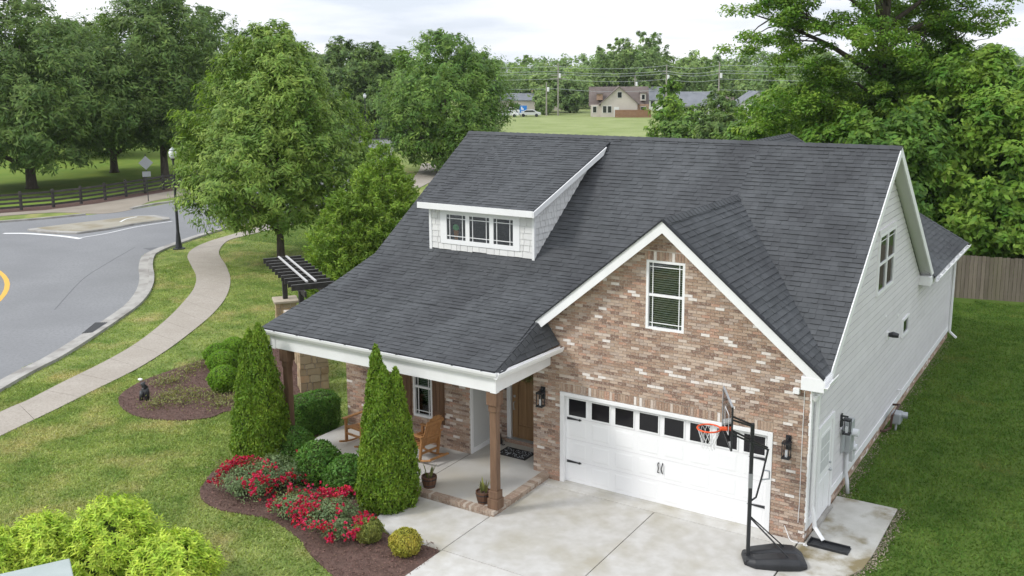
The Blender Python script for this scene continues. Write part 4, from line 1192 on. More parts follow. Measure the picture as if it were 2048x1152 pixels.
for (a, b) in ((-10.45, -9.83), (-9.70, -9.06), (-8.93, -8.32)):
    MB().box(a, b, YD - 0.012, YD - 0.006, 5.22, 5.90).build('pane', M['glass'], dwin)
    for xx in (a + 0.10, b - 0.10):
        MB().box(xx - 0.009, xx + 0.009, YD - 0.024, YD - 0.013, 5.22, 5.90).build('muntin', M['vinyl'], dwin)
    for zz in (5.32, 5.80):
        MB().box(a, b, YD - 0.0235, YD - 0.0135, zz - 0.009, zz + 0.009).build('muntin', M['vinyl'], dwin)
    MB().box(a, b, YD + 0.0, YD + 0.0015, 5.22, 5.90).build('dark_room', M['interior'], dwin)

# --- wall lanterns, meters, pipes
def lantern(p, n, s=1.0):
    """box lantern on a wall at p, n = outward"""
    p, n = V3(p), unit(n)
    sdv = np.cross(n, (0, 0, 1))
    def bx(a, b, c0, c1, z0, z1):   # side range, out range, z range
        mbx = MB()
        vs = [p + sdv * i + n * o_ + V3((0, 0, zz)) for zz in (z0, z1) for (i, o_) in ((a, c0), (b, c0), (b, c1), (a, c1))]
        return mbx.add(vs, [(0, 1, 2, 3), (7, 6, 5, 4), (0, 4, 5, 1), (1, 5, 6, 2), (2, 6, 7, 3), (3, 7, 4, 0)])
    l_ = bx(-0.055, 0.055, 0.0, 0.03, 0.0, 0.30).build('wall_lantern', M['black'], HOUSE)
    bx(-0.02, 0.02, 0.03, 0.16, 0.24, 0.27).build('arm', M['black'], l_)
    bx(-0.085, 0.085, 0.055, 0.225, 0.165, 0.20).build('cap', M['black'], l_)
    bx(-0.085, 0.085, 0.055, 0.225, -0.155, -0.13).build('base', M['black'], l_)
    for i in (-0.078, 0.062):
        for o_ in (0.06, 0.205):
            bx(i, i + 0.016, o_, o_ + 0.016, -0.13, 0.165).build('corner_bar', M['black'], l_)
    bx(-0.022, 0.022, 0.115, 0.16, -0.125, 0.02).build('bulb', M['lamp_glass'], l_)
lantern((-6.27, 0, 2.02), (0, -1, 0)); lantern((-0.40, 0, 2.0), (0, -1, 0)); lantern((0.015, 2.62, 1.72), (1, 0, 0))
em = part('electric_meter', MB().box(0.016, 0.17, 2.98, 3.35, 0.98, 1.72), 'grey_metal', bevel=0.01)
MB().tube([(0.17, 3.2, 1.42), (0.30, 3.2, 1.42)], 0.09, 14).build('dial', M['lamp_glass'], em)
MB().box(0.016, 0.15, 3.36, 3.62, 0.62, 1.05).build('service_box', M['pvc'], em, bevel=0.01)
MB().tube([(0.15, 3.5, 0.95), (0.22, 3.5, 0.95)], 0.08, 12).build('dial', M['lamp_glass'], em)
MB().tube([(0.08, 3.1, 0.98), (0.08, 3.1, 0.45), (0.14, 3.0, 0.3), (0.18, 2.95, 0.0)], 0.045, 10).build('conduit', M['pvc'], em, smooth=True)
MB().box(0.016, 0.06, 2.70, 2.95, 1.05, 1.62).build('breaker_box', M['grey_metal'], em)
gm = part('gas_pipe', MB().tube([(0.0, 8.58, 0.42), (0.22, 8.55, 0.46), (0.24, 7.45, 0.48)], 0.032, 8).tube([(0.24, 7.45, 0.48), (0.22, 7.42, 0.16), (0.12, 7.2, 0.12), (0.02, 7.15, 0.12)], 0.032, 8), 'rust_pipe')
MB().box(0.16, 0.42, 7.62, 8.0, 0.20, 0.50).build('gas_meter', M['galv'], gm, bevel=0.03)
MB().tube([(0.40, 7.85, 0.42), (0.56, 7.88, 0.42)], 0.09, 12).build('regulator', M['galv'], gm)
MB().tube([(0.30, 7.75, 0.2), (0.30, 7.70, 0.0)], 0.03, 8).build('riser', M['galv'], gm)
part('wall_vent', MB().box(0.014, 0.05, 7.17, 7.37, 2.64, 2.84), 'vinyl')
part('spot_lamp', MB().tube([(0.05, 7.27, 2.76), (0.16, 7.27, 2.78), (0.30, 7.30, 2.76)], [0.05, 0.085, 0.06], 10), 'black')
part('wall_tap', MB().tube([(0.0, 9.3, 0.65), (0.10, 9.3, 0.65), (0.10, 9.3, 0.5)], 0.02, 6), 'vinyl')
for (y_, z_) in ((6.9, 3.35), (8.6, 3.0)):
    part('wall_plug', MB().lathe((0.016, y_, z_), [(-0.03, 0.03), (0.03, 0.03)], 10), 'vinyl')

# ------------------------------------------------------------------ things round the house
# basketball hoop
d_ = unit((-0.88, -0.47, 0)); s_d = unit((-0.47, 0.88, 0)); P0 = V3((-0.73, -1.36, 0.05))
hoop = thing('basketball_hoop', 'portable basketball hoop with clear backboard, orange rim and black weighted base', 'basketball hoop', tuple(P0))
mbh = MB()
prof_h = [(-0.10, 0.10), (0.10, 0.17), (0.55, 0.22), (0.95, 0.20), (1.12, 0.08)]
ringv = []
for k, (a, h) in enumerate(prof_h):
    wd_ = [0.20, 0.36, 0.42, 0.40, 0.30][k]
    c = P0 - d_ * a
    ringv.append([c - s_d * wd_ + (0, 0, 0.0), c - s_d * wd_ * 0.98 + (0, 0, h * 0.6), c - s_d * wd_ * 0.8 + (0, 0, h), c - s_d * 0.07 + (0, 0, h * 1.0), c + (0, 0, h * (0.75 if 0 < k < 4 else 1)), c + s_d * 0.07 + (0, 0, h * 1.0), c + s_d * wd_ * 0.8 + (0, 0, h), c + s_d * wd_ * 0.98 + (0, 0, h * 0.6), c + s_d * wd_ + (0, 0, 0.0)])
nn_ = 9
mbh.add([q for r_ in ringv for q in r_], [(i * nn_ + k, (i + 1) * nn_ + k, (i + 1) * nn_ + (k + 1) % nn_, i * nn_ + (k + 1) % nn_) for i in range(4) for k in range(nn_)] + [tuple(range(nn_)), tuple(4 * nn_ + k for k in range(nn_ - 1, -1, -1))])
base = mbh.build('base', M['plastic'], hoop, bevel=0.03)
for s_ in (-1, 1):
    MB().tube([P0 + d_ * 0.02 + s_d * s_ * 0.2 + (0, 0, 0.06) - s_d * 0.03, P0 + d_ * 0.02 + s_d * s_ * 0.2 + (0, 0, 0.06) + s_d * 0.03], 0.06, 12).build('wheel', M['rubber'], hoop)
top = P0 + V3((0, 0, 2.88))
pole = MB().bar(P0 + (0, 0, 0.05), top, 0.072, 0.072, up=tuple(d_)).build('pole', M['black'], hoop, bevel=0.008)
MB().bar(P0 + (0, 0, 1.55), P0 + (0, 0, 1.85), 0.078, 0.078, up=tuple(d_)).build('height_scale', M['sign_back'], pole)
for s_ in (-1, 1):
    MB().bar(P0 - d_ * 0.75 + s_d * 0.22 * s_ + (0, 0, 0.2), P0 + s_d * 0.045 * s_ + (0, 0, 0.95), 0.025, 0.025).build('brace', M['black'], hoop)
bc = P0 + d_ * 0.48 + V3((0, 0, 2.98))
for zo, zb in ((-0.05, -0.22), (-0.42, -0.5)):
    for s_ in (-1, 1):
        MB().bar(top + s_d * 0.055 * s_ + (0, 0, zo) - d_ * (0.0 if zo > -0.1 else 0.32) - (0, 0, 0.0 if zo > -0.1 else 0.10), bc + s_d * 0.12 * s_ + (0, 0, zb + 0.25), 0.022, 0.035).build('lift_arm', M['black'], hoop)
MB().tube([P0 - d_ * 0.32 + V3((0, 0, 2.36)), P0 - d_ * 0.22 + V3((0, 0, 1.8)), P0 - d_ * 0.12 + V3((0, 0, 1.35)), P0 + V3((0, 0, 1.25))], 0.02, 7).build('crank_rod', M['black'], hoop)
MB().tube([P0 - d_ * 0.24 + V3((0, 0, 1.92)), P0 - d_ * 0.36 + V3((0, 0, 1.90)), P0 - d_ * 0.36 + V3((0, 0, 1.74)), P0 - d_ * 0.22 + V3((0, 0, 1.72))], 0.018, 7).build('crank_handle', M['galv'], hoop)
bw, bh = 0.60, 0.43
bb = MB()
bb.add([bc + s_d * a + d_ * o_ + (0, 0, zz) for o_ in (0.0, 0.02) for (a, zz) in ((-bw, -bh), (bw, -bh), (bw, bh), (-bw, bh))], [(0, 1, 2, 3), (7, 6, 5, 4), (0, 4, 5, 1), (1, 5, 6, 2), (2, 6, 7, 3), (3, 7, 4, 0)])
board = bb.build('backboard', M['backboard'], hoop)
for (a, b, m_) in (((-bw, -bh), (bw, -bh), 'black'), ((-bw, bh), (bw, bh), 'galv'), ((-bw, -bh), (-bw, bh), 'black'), ((bw, -bh), (bw, bh), 'galv')):
    MB().bar(bc + s_d * a[0] + (0, 0, a[1]) + d_ * 0.01, bc + s_d * b[0] + (0, 0, b[1]) + d_ * 0.01, 0.03, 0.035, up=tuple(d_)).build('frame_bar', M[m_], board)
for (a, b) in (((-0.25, -0.25), (0.25, -0.25)), ((-0.25, 0.15), (0.25, 0.15)), ((-0.25, -0.25), (-0.25, 0.15)), ((0.25, -0.25), (0.25, 0.15))):
    MB().bar(bc + s_d * a[0] + (0, 0, a[1]) + d_ * 0.023, bc + s_d * b[0] + (0, 0, b[1]) + d_ * 0.023, 0.02, 0.004, up=tuple(d_)).build('target_line', M['net'], board)
rc = bc + d_ * 0.36 + V3((0, 0, -0.22))
circ = lambda r, zz, n=28: [rc + r * (math.cos(2 * math.pi * k / n) * d_ + math.sin(2 * math.pi * k / n) * s_d) + (0, 0, zz) for k in range(n + 1)]
rim = MB().tube(circ(0.225, 0), 0.017, 8).build('rim', M['orange'], hoop)
MB().bar(bc + d_ * 0.02 + (0, 0, -0.22), rc - d_ * 0.21, 0.12, 0.04).build('bracket', M['orange'], rim)
net = MB()
K = 12
lev = [(0.0, 0.22), (-0.11, 0.19), (-0.22, 0.155), (-0.33, 0.13), (-0.42, 0.125)]
for i in range(len(lev) - 1):
    for k in range(K):
        for s_ in (-1, 1):
            a0 = 2 * math.pi * (k + 0.5 * (i % 2)) / K; a1 = a0 + s_ * math.pi / K
            f = lambda r, a, zz: rc + r * (math.cos(a) * d_ + math.sin(a) * s_d) + (0, 0, zz)
            net.tube([f(lev[i][1], a0, lev[i][0]), f(lev[i + 1][1], a1, lev[i + 1][0])], 0.005, 4, cap=False)
net.build('net', M['net'], rim)

# rocking chairs, built in their own frame facing -y
def rocker(label, loc, rz):
    t_ = thing('rocking_chair', label, 'rocking chair', loc, 'rocking chairs on the porch', local=True)
    t_.rotation_euler = (0, 0, rz)
    t_.scale = (1.1, 1.1, 1.1)
    m_ = M['chair_wood']
    for s_ in (-1, 1):
        x = s_ * 0.27
        MB().tube([(x, y, 0.03 + 0.16 * (y / 0.5) ** 2 * 0.55 + 0.01) for y in np.linspace(-0.48, 0.58, 12)], 0.024, 6).build('rocker', m_, t_)
        MB().box(x - 0.025, x + 0.025, -0.30, -0.24, 0.05, 0.62).build('leg', m_, t_)
        MB().bar((x, 0.22, 0.06), (x, 0.30, 0.62), 0.05, 0.05, up=(1, 0, 0)).build('leg', m_, t_)
        MB().box(x - 0.05 + s_ * 0.02, x + 0.05 + s_ * 0.02, -0.34, 0.34, 0.622, 0.648).build('armrest', m_, t_, bevel=0.008)
        MB().bar((x - s_ * 0.03, -0.27, 0.40), (x - s_ * 0.03, 0.25, 0.33), 0.025, 0.07, up=(0, 0, 1)).build('seat_rail', m_, t_)
    for i in range(7):
        y = -0.29 + i * 0.078
        MB().box(-0.245, 0.245, y, y + 0.062, 0.438 - i * 0.011, 0.456 - i * 0.011).build('seat_slat', m_, t_)
    for i in range(7):
        x = -0.243 + i * 0.071
        hgt = 1.12 - 0.012 * (i - 3) ** 2
        MB().add([(xx, yy + dy, zz) for (yy, zz) in ((0.21, 0.36), (0.21 + 0.36 * (hgt - 0.36), hgt)) for dy in (0, 0.018) for xx in (x, x + 0.058)],
                 [(0, 1, 5, 4), (2, 6, 7, 3), (0, 4, 6, 2), (1, 3, 7, 5), (4, 5, 7, 6), (0, 2, 3, 1)]).build('back_slat', m_, t_)
    for zz in (0.50, 0.92):
        yy = 0.21 + 0.36 * (zz - 0.36) + 0.03
        MB().box(-0.26, 0.26, yy, yy + 0.02, zz, zz + 0.06).build('back_rail', m_, t_)
    for yy, zz in ((-0.27, 0.24), (0.25, 0.2), (0.55, 0.13), (-0.27, 0.42)):
        MB().box(-0.27, 0.27, yy - 0.012, yy + 0.012, zz, zz + 0.05).build('stretcher', m_, t_)
    return t_
rocker('wooden slatted rocking chair half hidden behind the multi-stemmed arborvitae, facing the lawn', (-11.25, -0.85, 0.155), R(-8))
rocker('wooden slatted rocking chair with tall fan back beside the shuttered window', (-9.35, -0.78, 0.155), R(-100))

# barrel pots with snake plants
def pot(label, loc, seed):
    r = random.Random(seed)
    t_ = thing('planter', label, 'planter', loc, 'barrel planters on the porch edge', local=True)
    for k in range(14):
        a0, a1 = 2 * math.pi * k / 14 + 0.015, 2 * math.pi * (k + 1) / 14 - 0.015
        vs = []
        for (z, ro) in ((0, 0.135), (0.16, 0.175), (0.27, 0.185)):
            for rr_ in (ro, ro - 0.02):
                for a in (a0, a1): vs.append((rr_ * math.cos(a), rr_ * math.sin(a), z))
        MB().add(vs, [(0, 1, 5, 4), (4, 5, 9, 8), (2, 6, 7, 3), (6, 10, 11, 7), (8, 9, 11, 10), (0, 4, 6, 2), (4, 8, 10, 6), (1, 3, 7, 5), (5, 7, 11, 9), (0, 2, 3, 1)]).build('stave', M['pot'], t_)
    for z, ro in ((0.05, 0.151), (0.20, 0.183)):
        MB().lathe((0, 0, z), [(0, ro), (0.022, ro + 0.004)], 20).build('hoop_band', M['black'], t_)
    MB().lathe((0, 0, 0.01), [(0, 0.12), (0.225, 0.16)], 16).build('soil', M['soil'], t_)
    for k in range(11):
        a = r.uniform(0, 2 * math.pi); ln = r.uniform(0.16, 0.34); tl = r.uniform(0.1, 0.5)
        bx_, by_ = 0.06 * math.cos(a), 0.06 * math.sin(a)
        pts = [V3((bx_, by_, 0.23)), V3((bx_ + tl * ln * 0.4 * math.cos(a), by_ + tl * ln * 0.4 * math.sin(a), 0.23 + ln * 0.55)), V3((bx_ + tl * ln * math.cos(a), by_ + tl * ln * math.sin(a), 0.23 + ln))]
        s_ = V3((-math.sin(a), math.cos(a), 0)); o_ = V3((math.cos(a), math.sin(a), 0)) * 0.006
        w3 = (0.018, 0.026, 0.003)
        vs = [q for p, ww in zip(pts, w3) for q in (p - s_ * ww, p + s_ * ww, p + o_)]
        MB().add(vs, [(0, 1, 4, 3), (3, 4, 7, 6), (1, 2, 5, 4), (4, 5, 8, 7), (2, 0, 3, 5), (5, 3, 6, 8), (6, 7, 8)]).build('leaf', M['leaf_olive'] if k % 3 else M['leaf_dry'], t_)
pot('barrel planter of spiky leaves standing by the multi-stemmed arborvitae', (-8.13, -2.1, 0.157), 1)
pot('barrel planter of spiky leaves standing beside the wooden porch post', (-6.58, -2.12, 0.157), 2)

t = thing('doormat', 'black patterned rubber doormat in front of the wooden door', 'doormat', (-7.45, 0.62, 0.156))
MB().box(-7.88, -7.02, 0.36, 0.90, 0.157, 0.168).build('mat', M['rubber'], t, bevel=0.004)
tex = MB()
rr2 = random.Random(3)
for i in range(120):
    x, y = rr2.uniform(-7.83, -7.07), rr2.uniform(0.41, 0.85)
    tex.tube([(x, y, 0.170), (x + rr2.uniform(-.04, .04), y + rr2.uniform(-.04, .04), 0.171)], 0.006, 4)
tag(tex.build('scroll_pattern', M['galv'], t), kind='stuff')
# woven basket wreath on the front door
t = thing('door_basket', 'woven wicker hanging basket with dried stems on the wooden front door', 'basket', (-7.45, 1.28, 1.95))
leafm('wicker', (0.20, 0.13, 0.06), (0.30, 0.20, 0.10), 6, 0.3, 0.0)
wb = MB()
for k in range(9):
    x = -7.66 + k * 0.055
    wb.tube([(x, 1.265, 2.42), (x + (-7.45 - x) * 0.2, 1.21, 2.2), (x + (-7.45 - x) * 0.55, 1.24, 1.98)], 0.008, 5)
for k in range(7):
    z_ = 2.0 + k * 0.065; hw = 0.14 + 0.012 * k
    wb.tube([(-7.45 - hw, 1.27, z_), (-7.45, 1.20, z_), (-7.45 + hw, 1.27, z_)], 0.008, 5)
wb.build('wicker', M['wicker'], t)
r = np.random.default_rng(8)
pp_ = np.c_[-7.45 + r.normal(size=160) * 0.11, 1.19 + r.random(160) * 0.05, 1.98 + r.normal(size=160) * 0.06]
obj('dried_stems', quads('dried_stems', pp_, r.normal(size=(160, 3)) + (0, -1, 0), r.normal(size=(160, 3)), 0.09, 0.03), M['leaf_dry'], t)
# small dark animal figurine by the entry wall
t = thing('figurine', 'small black cat figurine sitting by the entry wall', 'figurine', (-8.18, 0.98, 0.156))
MB().lathe((-8.18, 0.98, 0.157), [(0, 0.075), (0.06, 0.085), (0.14, 0.065), (0.20, 0.045), (0.23, 0.03)], 12).build('body', M['black'], t, smooth=True)
MB().lathe((-8.16, 0.94, 0.36), [(0, 0.02), (0.02, 0.045), (0.05, 0.05), (0.08, 0.035), (0.095, 0.01)], 12).build('head', M['black'], t, smooth=True)
for s_ in (-0.028, 0.028):
    MB().lathe((-8.16 + s_, 0.945, 0.435), [(0, 0.016), (0.035, 0.002)], 6).build('ear', M['black'], t)
MB().tube([(-8.1, 0.95, 0.17), (-8.02, 0.90, 0.17), (-7.99, 0.95, 0.18)], 0.012, 6).build('tail', M['black'], t)
# toy in the dormer window
t = thing('toy', 'toy ice cream cone with green scoop standing behind the dormer window', 'toy', (-10.15, YD - 0.004, 5.225))
MB().lathe((-10.15, YD - 0.0035, 5.225), [(0, 0.002), (0.001, 0.0025)], 4).mesh('x')
MB().add([(-10.15 + a * k, YD - 0.0045 + 0.0035 * j, zz) for j in (0, 1) for (a, zz) in ((0.05, 5.225), (0.085, 5.48)) for k in (-1, 1)], [(0, 1, 3, 2), (4, 6, 7, 5), (0, 2, 6, 4), (1, 5, 7, 3), (2, 3, 7, 6), (0, 4, 5, 1)]).build('cone', mat('toy_orange', (0.55, 0.25, 0.10)), t)
MB().add([(-10.15 + 0.10 * math.cos(q) - 0.01, YD - 0.0048 + 0.0035 * j, 5.56 + 0.085 * math.sin(q)) for j in (0, 1) for q in np.linspace(0, 2 * math.pi, 16, endpoint=False)],
         [tuple(range(16)), tuple(range(31, 15, -1))] + [(i, (i + 1) % 16, 16 + (i + 1) % 16, 16 + i) for i in range(16)]).build('scoop', mat('toy_green', (0.22, 0.55, 0.25)), t)
# splash block and cable at the downspout foot
t = thing('splash_block', 'black plastic splash block lying on the concrete below the corner downspout', 'splash block', (0.55, 0.06, 0.048))
MB().box(0.12, 0.92, -0.12, 0.20, 0.048, 0.066).build('tray', M['plastic'], t, bevel=0.006)
for y_ in (-0.12, 0.18):
    MB().box(0.12, 0.90, y_, y_ + 0.022, 0.0665, 0.105).build('side_lip', M['plastic'], t, bevel=0.004)
MB().box(0.10, 0.118, -0.12, 0.202, 0.048, 0.115).build('back_lip', M['plastic'], t)
cable = MB().tube(spline([(-0.40, -0.03, 0.32), (-0.34, -0.05, 0.2), (-0.25, -0.10, 0.07), (-0.10, -0.14, 0.06), (0.05, -0.1, 0.06), (0.12, -0.16, 0.06), (0.04, -0.17, 0.065), (0.08, -0.12, 0.075)], 5), 0.009, 5).build('cable', M['net'])
tag(cable, 'loose white cable lying on the concrete at the brick corner', 'cable')

# garden bed bits
gp = G2(295, 803)
t = thing('garden_spotlight', 'black garden spotlight on a short post standing in the round mulch bed', 'garden light', (*gp, 0.03))
MB().tube([(gp[0], gp[1], 0.03), (gp[0] - 0.02, gp[1], 0.28), (gp[0] - 0.10, gp[1], 0.42)], [0.07, 0.09, 0.11], 10).build('post', M['black'], t, smooth=True)
MB().tube([(gp[0] - 0.05, gp[1], 0.40), (gp[0] - 0.11, gp[1] - 0.02, 0.50), (gp[0] - 0.12, gp[1] - 0.03, 0.58)], [0.10, 0.06, 0.075], 10).build('head', M['black'], t, smooth=True)
MB().tube([(gp[0] - 0.16, gp[1] - 0.1, 0.03), (gp[0] - 0.13, gp[1] - 0.06, 0.32)], [0.06, 0.08], 8).build('shroud', M['black'], t, smooth=True)
g2 = G2(281, 764)
t = thing('ground_flood', 'small white flood light lying at the lawn edge of the round mulch bed', 'flood light', (*g2, 0.03))
MB().box(g2[0] - 0.08, g2[0] + 0.08, g2[1] - 0.05, g2[1] + 0.05, 0.05, 0.12).build('housing', M['vinyl'], t, bevel=0.03)
MB().tube([(g2[0], g2[1], 0.0), (g2[0], g2[1], 0.06)], 0.03, 8).build('stake', M['black'], t)
ux, uy = G2(70, 1160, 1.05)
t = thing('utility_box', 'pale green metal utility box in front of the lime shrubs', 'utility box', (ux, uy, 0))
dirx = unit(V3(G(125, 1132, 1.1)) - V3(G(20, 1150, 1.1)))
p1, p2 = V3(G(136, 1118, 1.1)), V3(G(30, 1142, 1.1))
bx_ = unit(p1 - p2); by_ = unit(np.cross((0, 0, 1), bx_))
c0 = p1 * 1.0
q4 = [c0, c0 - bx_ * 1.2, c0 - bx_ * 1.2 - by_ * 1.0, c0 - by_ * 1.0]
MB().prism([tuple(q[:2]) for q in q4], 0.0, 1.04).build('cabinet', M['util_green'], t, bevel=0.02)
q5 = [c0 + bx_ * 0.03 + by_ * 0.03, c0 - bx_ * 1.23 + by_ * 0.03, c0 - bx_ * 1.23 - by_ * 1.03, c0 + bx_ * 0.03 - by_ * 1.03]
MB().prism([tuple(q[:2]) for q in q5], 1.043, 1.10).build('lid', M['util_green'], t, bevel=0.02)

# stone gate wall with pergola on the lawn
W0, W1 = V3((-15.7, 1.95, 0)), V3((-21.6, 6.65, 0))
wd = unit(W1 - W0); wn_ = unit(np.cross((0, 0, 1), wd))
sr = random.Random(21)
def stone_block(root, O, U, V, ul, vl, h, courses, name='stone'):
    """stones laid in uneven courses round a rectangular core"""
    MB().add([O + U * a * (ul / 2 - 0.03) + V * b * (vl / 2 - 0.03) + V3((0, 0, zz)) for zz in (0, h) for (a, b) in ((-1, -1), (1, -1), (1, 1), (-1, 1))], [(3, 2, 1, 0), (4, 5, 6, 7), (0, 1, 5, 4), (1, 2, 6, 5), (2, 3, 7, 6), (3, 0, 4, 7)]).build('core', M['mortar'], root)
    z_ = 0.0
    hs = [sr.uniform(0.55, 1.45) for _ in range(courses)]; sm = sum(hs)
    for hh in hs:
        ch = hh / sm * h
        for (A, B, la, lb) in ((U, V, ul, vl), (U, -V, ul, vl), (V, U, vl, ul), (V, -U, vl, ul)):
            u = -la / 2
            while u < la / 2 - 0.02:
                e = min(u + sr.uniform(0.14, 0.42), la / 2)
                if la / 2 - e < 0.1: e = la / 2
                pr_ = lb / 2 + sr.uniform(-0.012, 0.015)
                MB().add([O + A * uu + B * bb_ + V3((0, 0, zz)) for zz in (z_ + 0.006, z_ + ch - 0.008) for (uu, bb_) in ((u + 0.006, pr_ - 0.1), (e - 0.006, pr_ - 0.1), (e - 0.012, pr_), (u + 0.012, pr_))],
                         [(3, 2, 1, 0), (4, 5, 6, 7), (0, 1, 5, 4), (1, 2, 6, 5), (2, 3, 7, 6), (3, 0, 4, 7)]).build('stone', M['stone'], root)
                u = e
        z_ += ch
gw = thing('gate_wall', 'tan stone entrance wall with square stone pillars beside the mulch bed', 'stone wall', tuple(W0))
stone_block(gw, W0, wd, wn_, 0.85, 0.85, 2.2, 11)
mid = (W0 + W1) / 2
stone_block(gw, mid, wd, wn_, np.linalg.norm(W1 - W0) - 1.8, 0.4, 1.0, 3)
stone_block(gw, W1, wd, wn_, 0.75, 0.75, 1.12, 5)
for c_, hw, zz in ((W0, 0.5, 2.2), (W1, 0.46, 1.12)):
    MB().add([c_ + wd * a * hw + wn_ * b * hw + V3((0, 0, z2)) for z2 in (zz + 0.002, zz + 0.10) for (a, b) in ((-1, -1), (1, -1), (1, 1), (-1, 1))], [(3, 2, 1, 0), (4, 5, 6, 7), (0, 1, 5, 4), (1, 2, 6, 5), (2, 3, 7, 6), (3, 0, 4, 7)]).build('cap_stone', M['cap_stone'], gw, bevel=0.02)
pz = 2.25
A0, A1 = V3((-23.25, 8.15, pz)), V3((-18.3, 4.9, pz))
pd = unit(A1 - A0); pn = unit(np.cross((0, 0, 1), pd))
pg = thing('pergola', 'black slatted pergola with two pale rods on the stone pillar', 'pergola', (W1[0], W1[1], 1.2))
MB().bar(W1 + V3((0, 0, 1.22)), W1 + V3((0, 0, pz - 0.12)), 0.17, 0.17, up=tuple(pd)).build('post', M['pergola'], pg)
c2_ = W1 + pd * 3.0 * 0.98
MB().bar(V3((c2_[0], c2_[1], 0.0)), V3((c2_[0], c2_[1], pz - 0.12)), 0.17, 0.17, up=tuple(pd)).build('post', M['pergola'], pg)
for s_ in (-0.35, 0.35):
    MB().bar(A0 + pn * s_ + (0, 0, -0.1), A1 + pn * s_ + (0, 0, -0.1), 0.07, 0.2).build('beam', M['pergola'], pg)
for i in range(10):
    c_ = A0 + (A1 - A0) * (i + 0.3) / 10
    MB().bar(c_ - pn * 0.75 + (0, 0, 0.09), c_ + pn * 0.75 + (0, 0, 0.09), 0.05, 0.2).build('rafter', M['pergola'], pg)
    MB().bar(c_ - pn * 0.75 + (0, 0, 0.1945), c_ + pn * 0.75 + (0, 0, 0.1945), 0.035, 0.006).build('lit_rafter_edge', M['lit_rafter_edge'], pg)
for s_ in (-0.15, 0.15):
    MB().bar(A0 + pn * s_ + pd * 0.2 + (0, 0, 0.22), A1 + pn * s_ - pd * 0.6 + (0, 0, 0.22), 0.07, 0.05).build('rod', M['batten'], pg)

# street lamps
def lamp(label, xy, h, s=1.0):
    t_ = thing('street_lamp', label, 'street lamp', (xy[0], xy[1], 0), 'black post-top street lamps')
    x, y = xy
    MB().lathe((x, y, 0), [(0, 0.34), (0.06, 0.34), (0.08, 0.2), (0.35, 0.15), (0.9, 0.10), (1.0, 0.085), (h - 0.75, 0.055), (h - 0.7, 0.10), (h - 0.62, 0.10)], 14).build('post', M['black'], t_, smooth=False)
    MB().lathe((x, y, h - 0.62), [(0, 0.11), (0.12, 0.19), (0.32, 0.21), (0.42, 0.17)], 14).build('globe', M['lamp_glass'], t_, smooth=True)
    MB().lathe((x, y, h - 0.20), [(0, 0.19), (0.05, 0.17), (0.12, 0.10), (0.16, 0.04), (0.20, 0.03)], 14).build('cap', M['galv'], t_, smooth=True)
lamp('tall black street lamp with glass globe beside the curving footpath', G2(358, 498), 5.68)
lamp('black street lamp standing far off before the dark park trees', DU(733, 128), 6.8)
# diamond sign seen from behind
sx, sy = G2(297, 403)
t = thing('road_sign', 'diamond road sign seen from behind on a thin post at the fence', 'road sign', (sx, sy, 0))
MB().tube([(sx, sy, 0), (sx, sy, 3.6)], 0.035, 8).build('post', M['black'], t)
vd = unit(V3((sx, sy, 0)) - V3((CAM[0], CAM[1], 0))); vs_ = np.cross((0, 0, 1), vd)
cdm = V3((sx, sy, 2.95)) - vd * 0.06
MB().add([cdm + vs_ * a + vd * o_ + V3((0, 0, b)) for o_ in (0, 0.02) for (a, b) in ((-0.52, 0), (0, -0.52), (0.52, 0), (0, 0.52))], [(0, 1, 2, 3), (7, 6, 5, 4)] + [(i, 4 + i, 4 + (i + 1) % 4, (i + 1) % 4) for i in range(4)]).build('diamond_plate', M['sign_back'], t)
cdm = V3((sx, sy, 2.1)) - vd * 0.06
MB().add([cdm + vs_ * a + vd * o_ + V3((0, 0, b)) for o_ in (0, 0.02) for (a, b) in ((-0.3, -0.2), (0.3, -0.2), (0.3, 0.2), (-0.3, 0.2))], [(0, 1, 2, 3), (7, 6, 5, 4)] + [(i, 4 + i, 4 + (i + 1) % 4, (i + 1) % 4) for i in range(4)]).build('lower_plate', M['sign_back'], t)

# dark paddock fence beyond the road
fl = resample(spline([G2(-90, 434), G2(0, 424), G2(91, 417), G2(193, 404), G2(294, 387), G2(362, 374.5), G2(430, 360), G2(480, 348)], 10), 15)
t = thing('paddock_fence', 'dark four-rail wooden fence in front of the park trees', 'fence', (fl[7][0], fl[7][1], 0))
for i, p in enumerate(fl):
    MB().box(p[0] - 0.08, p[0] + 0.08, p[1] - 0.08, p[1] + 0.08, 0, 1.38).build('post', M['fence_dark'], t)
    if i:
        q = fl[i - 1]
        for zz in (0.28, 0.58, 0.88, 1.18):
            MB().bar((q[0] + 0.1, q[1], zz), (p[0] + 0.1, p[1], zz), 0.04, 0.15).build('rail', M['fence_dark'], t)
# grey privacy fence behind the house
f0, f1 = V3((-14.0, 22.4, 0)), V3((12.0, 27.9, 0))
fdv = unit(f1 - f0); L_ = np.linalg.norm(f1 - f0)
t = thing('privacy_fence', 'weathered grey wooden privacy fence at the back of the lawn', 'fence', tuple((f0 + f1) / 2))
k = int(L_ / 0.152)
fr_ = random.Random(4)
for i in range(k):
    a = f0 + fdv * (i * L_ / k); b = f0 + fdv * ((i + 1) * L_ / k - 0.012)
    hgt = 1.85 + fr_.uniform(-0.02, 0.02)
    nv = V3((fdv[1], -fdv[0], 0)) * (0.018 + fr_.uniform(0, 0.006))
    MB().add([a, b, b + nv, a + nv, a + (0, 0, hgt), b + (0, 0, hgt), b + nv + (0, 0, hgt), a + nv + (0, 0, hgt)], [(3, 2, 1, 0), (4, 5, 6, 7), (0, 1, 5, 4), (1, 2, 6, 5), (2, 3, 7, 6), (3, 0, 4, 7)]).build('picket', M['fence_grey'], t)
nv = V3((-fdv[1], fdv[0], 0)) * 0.03
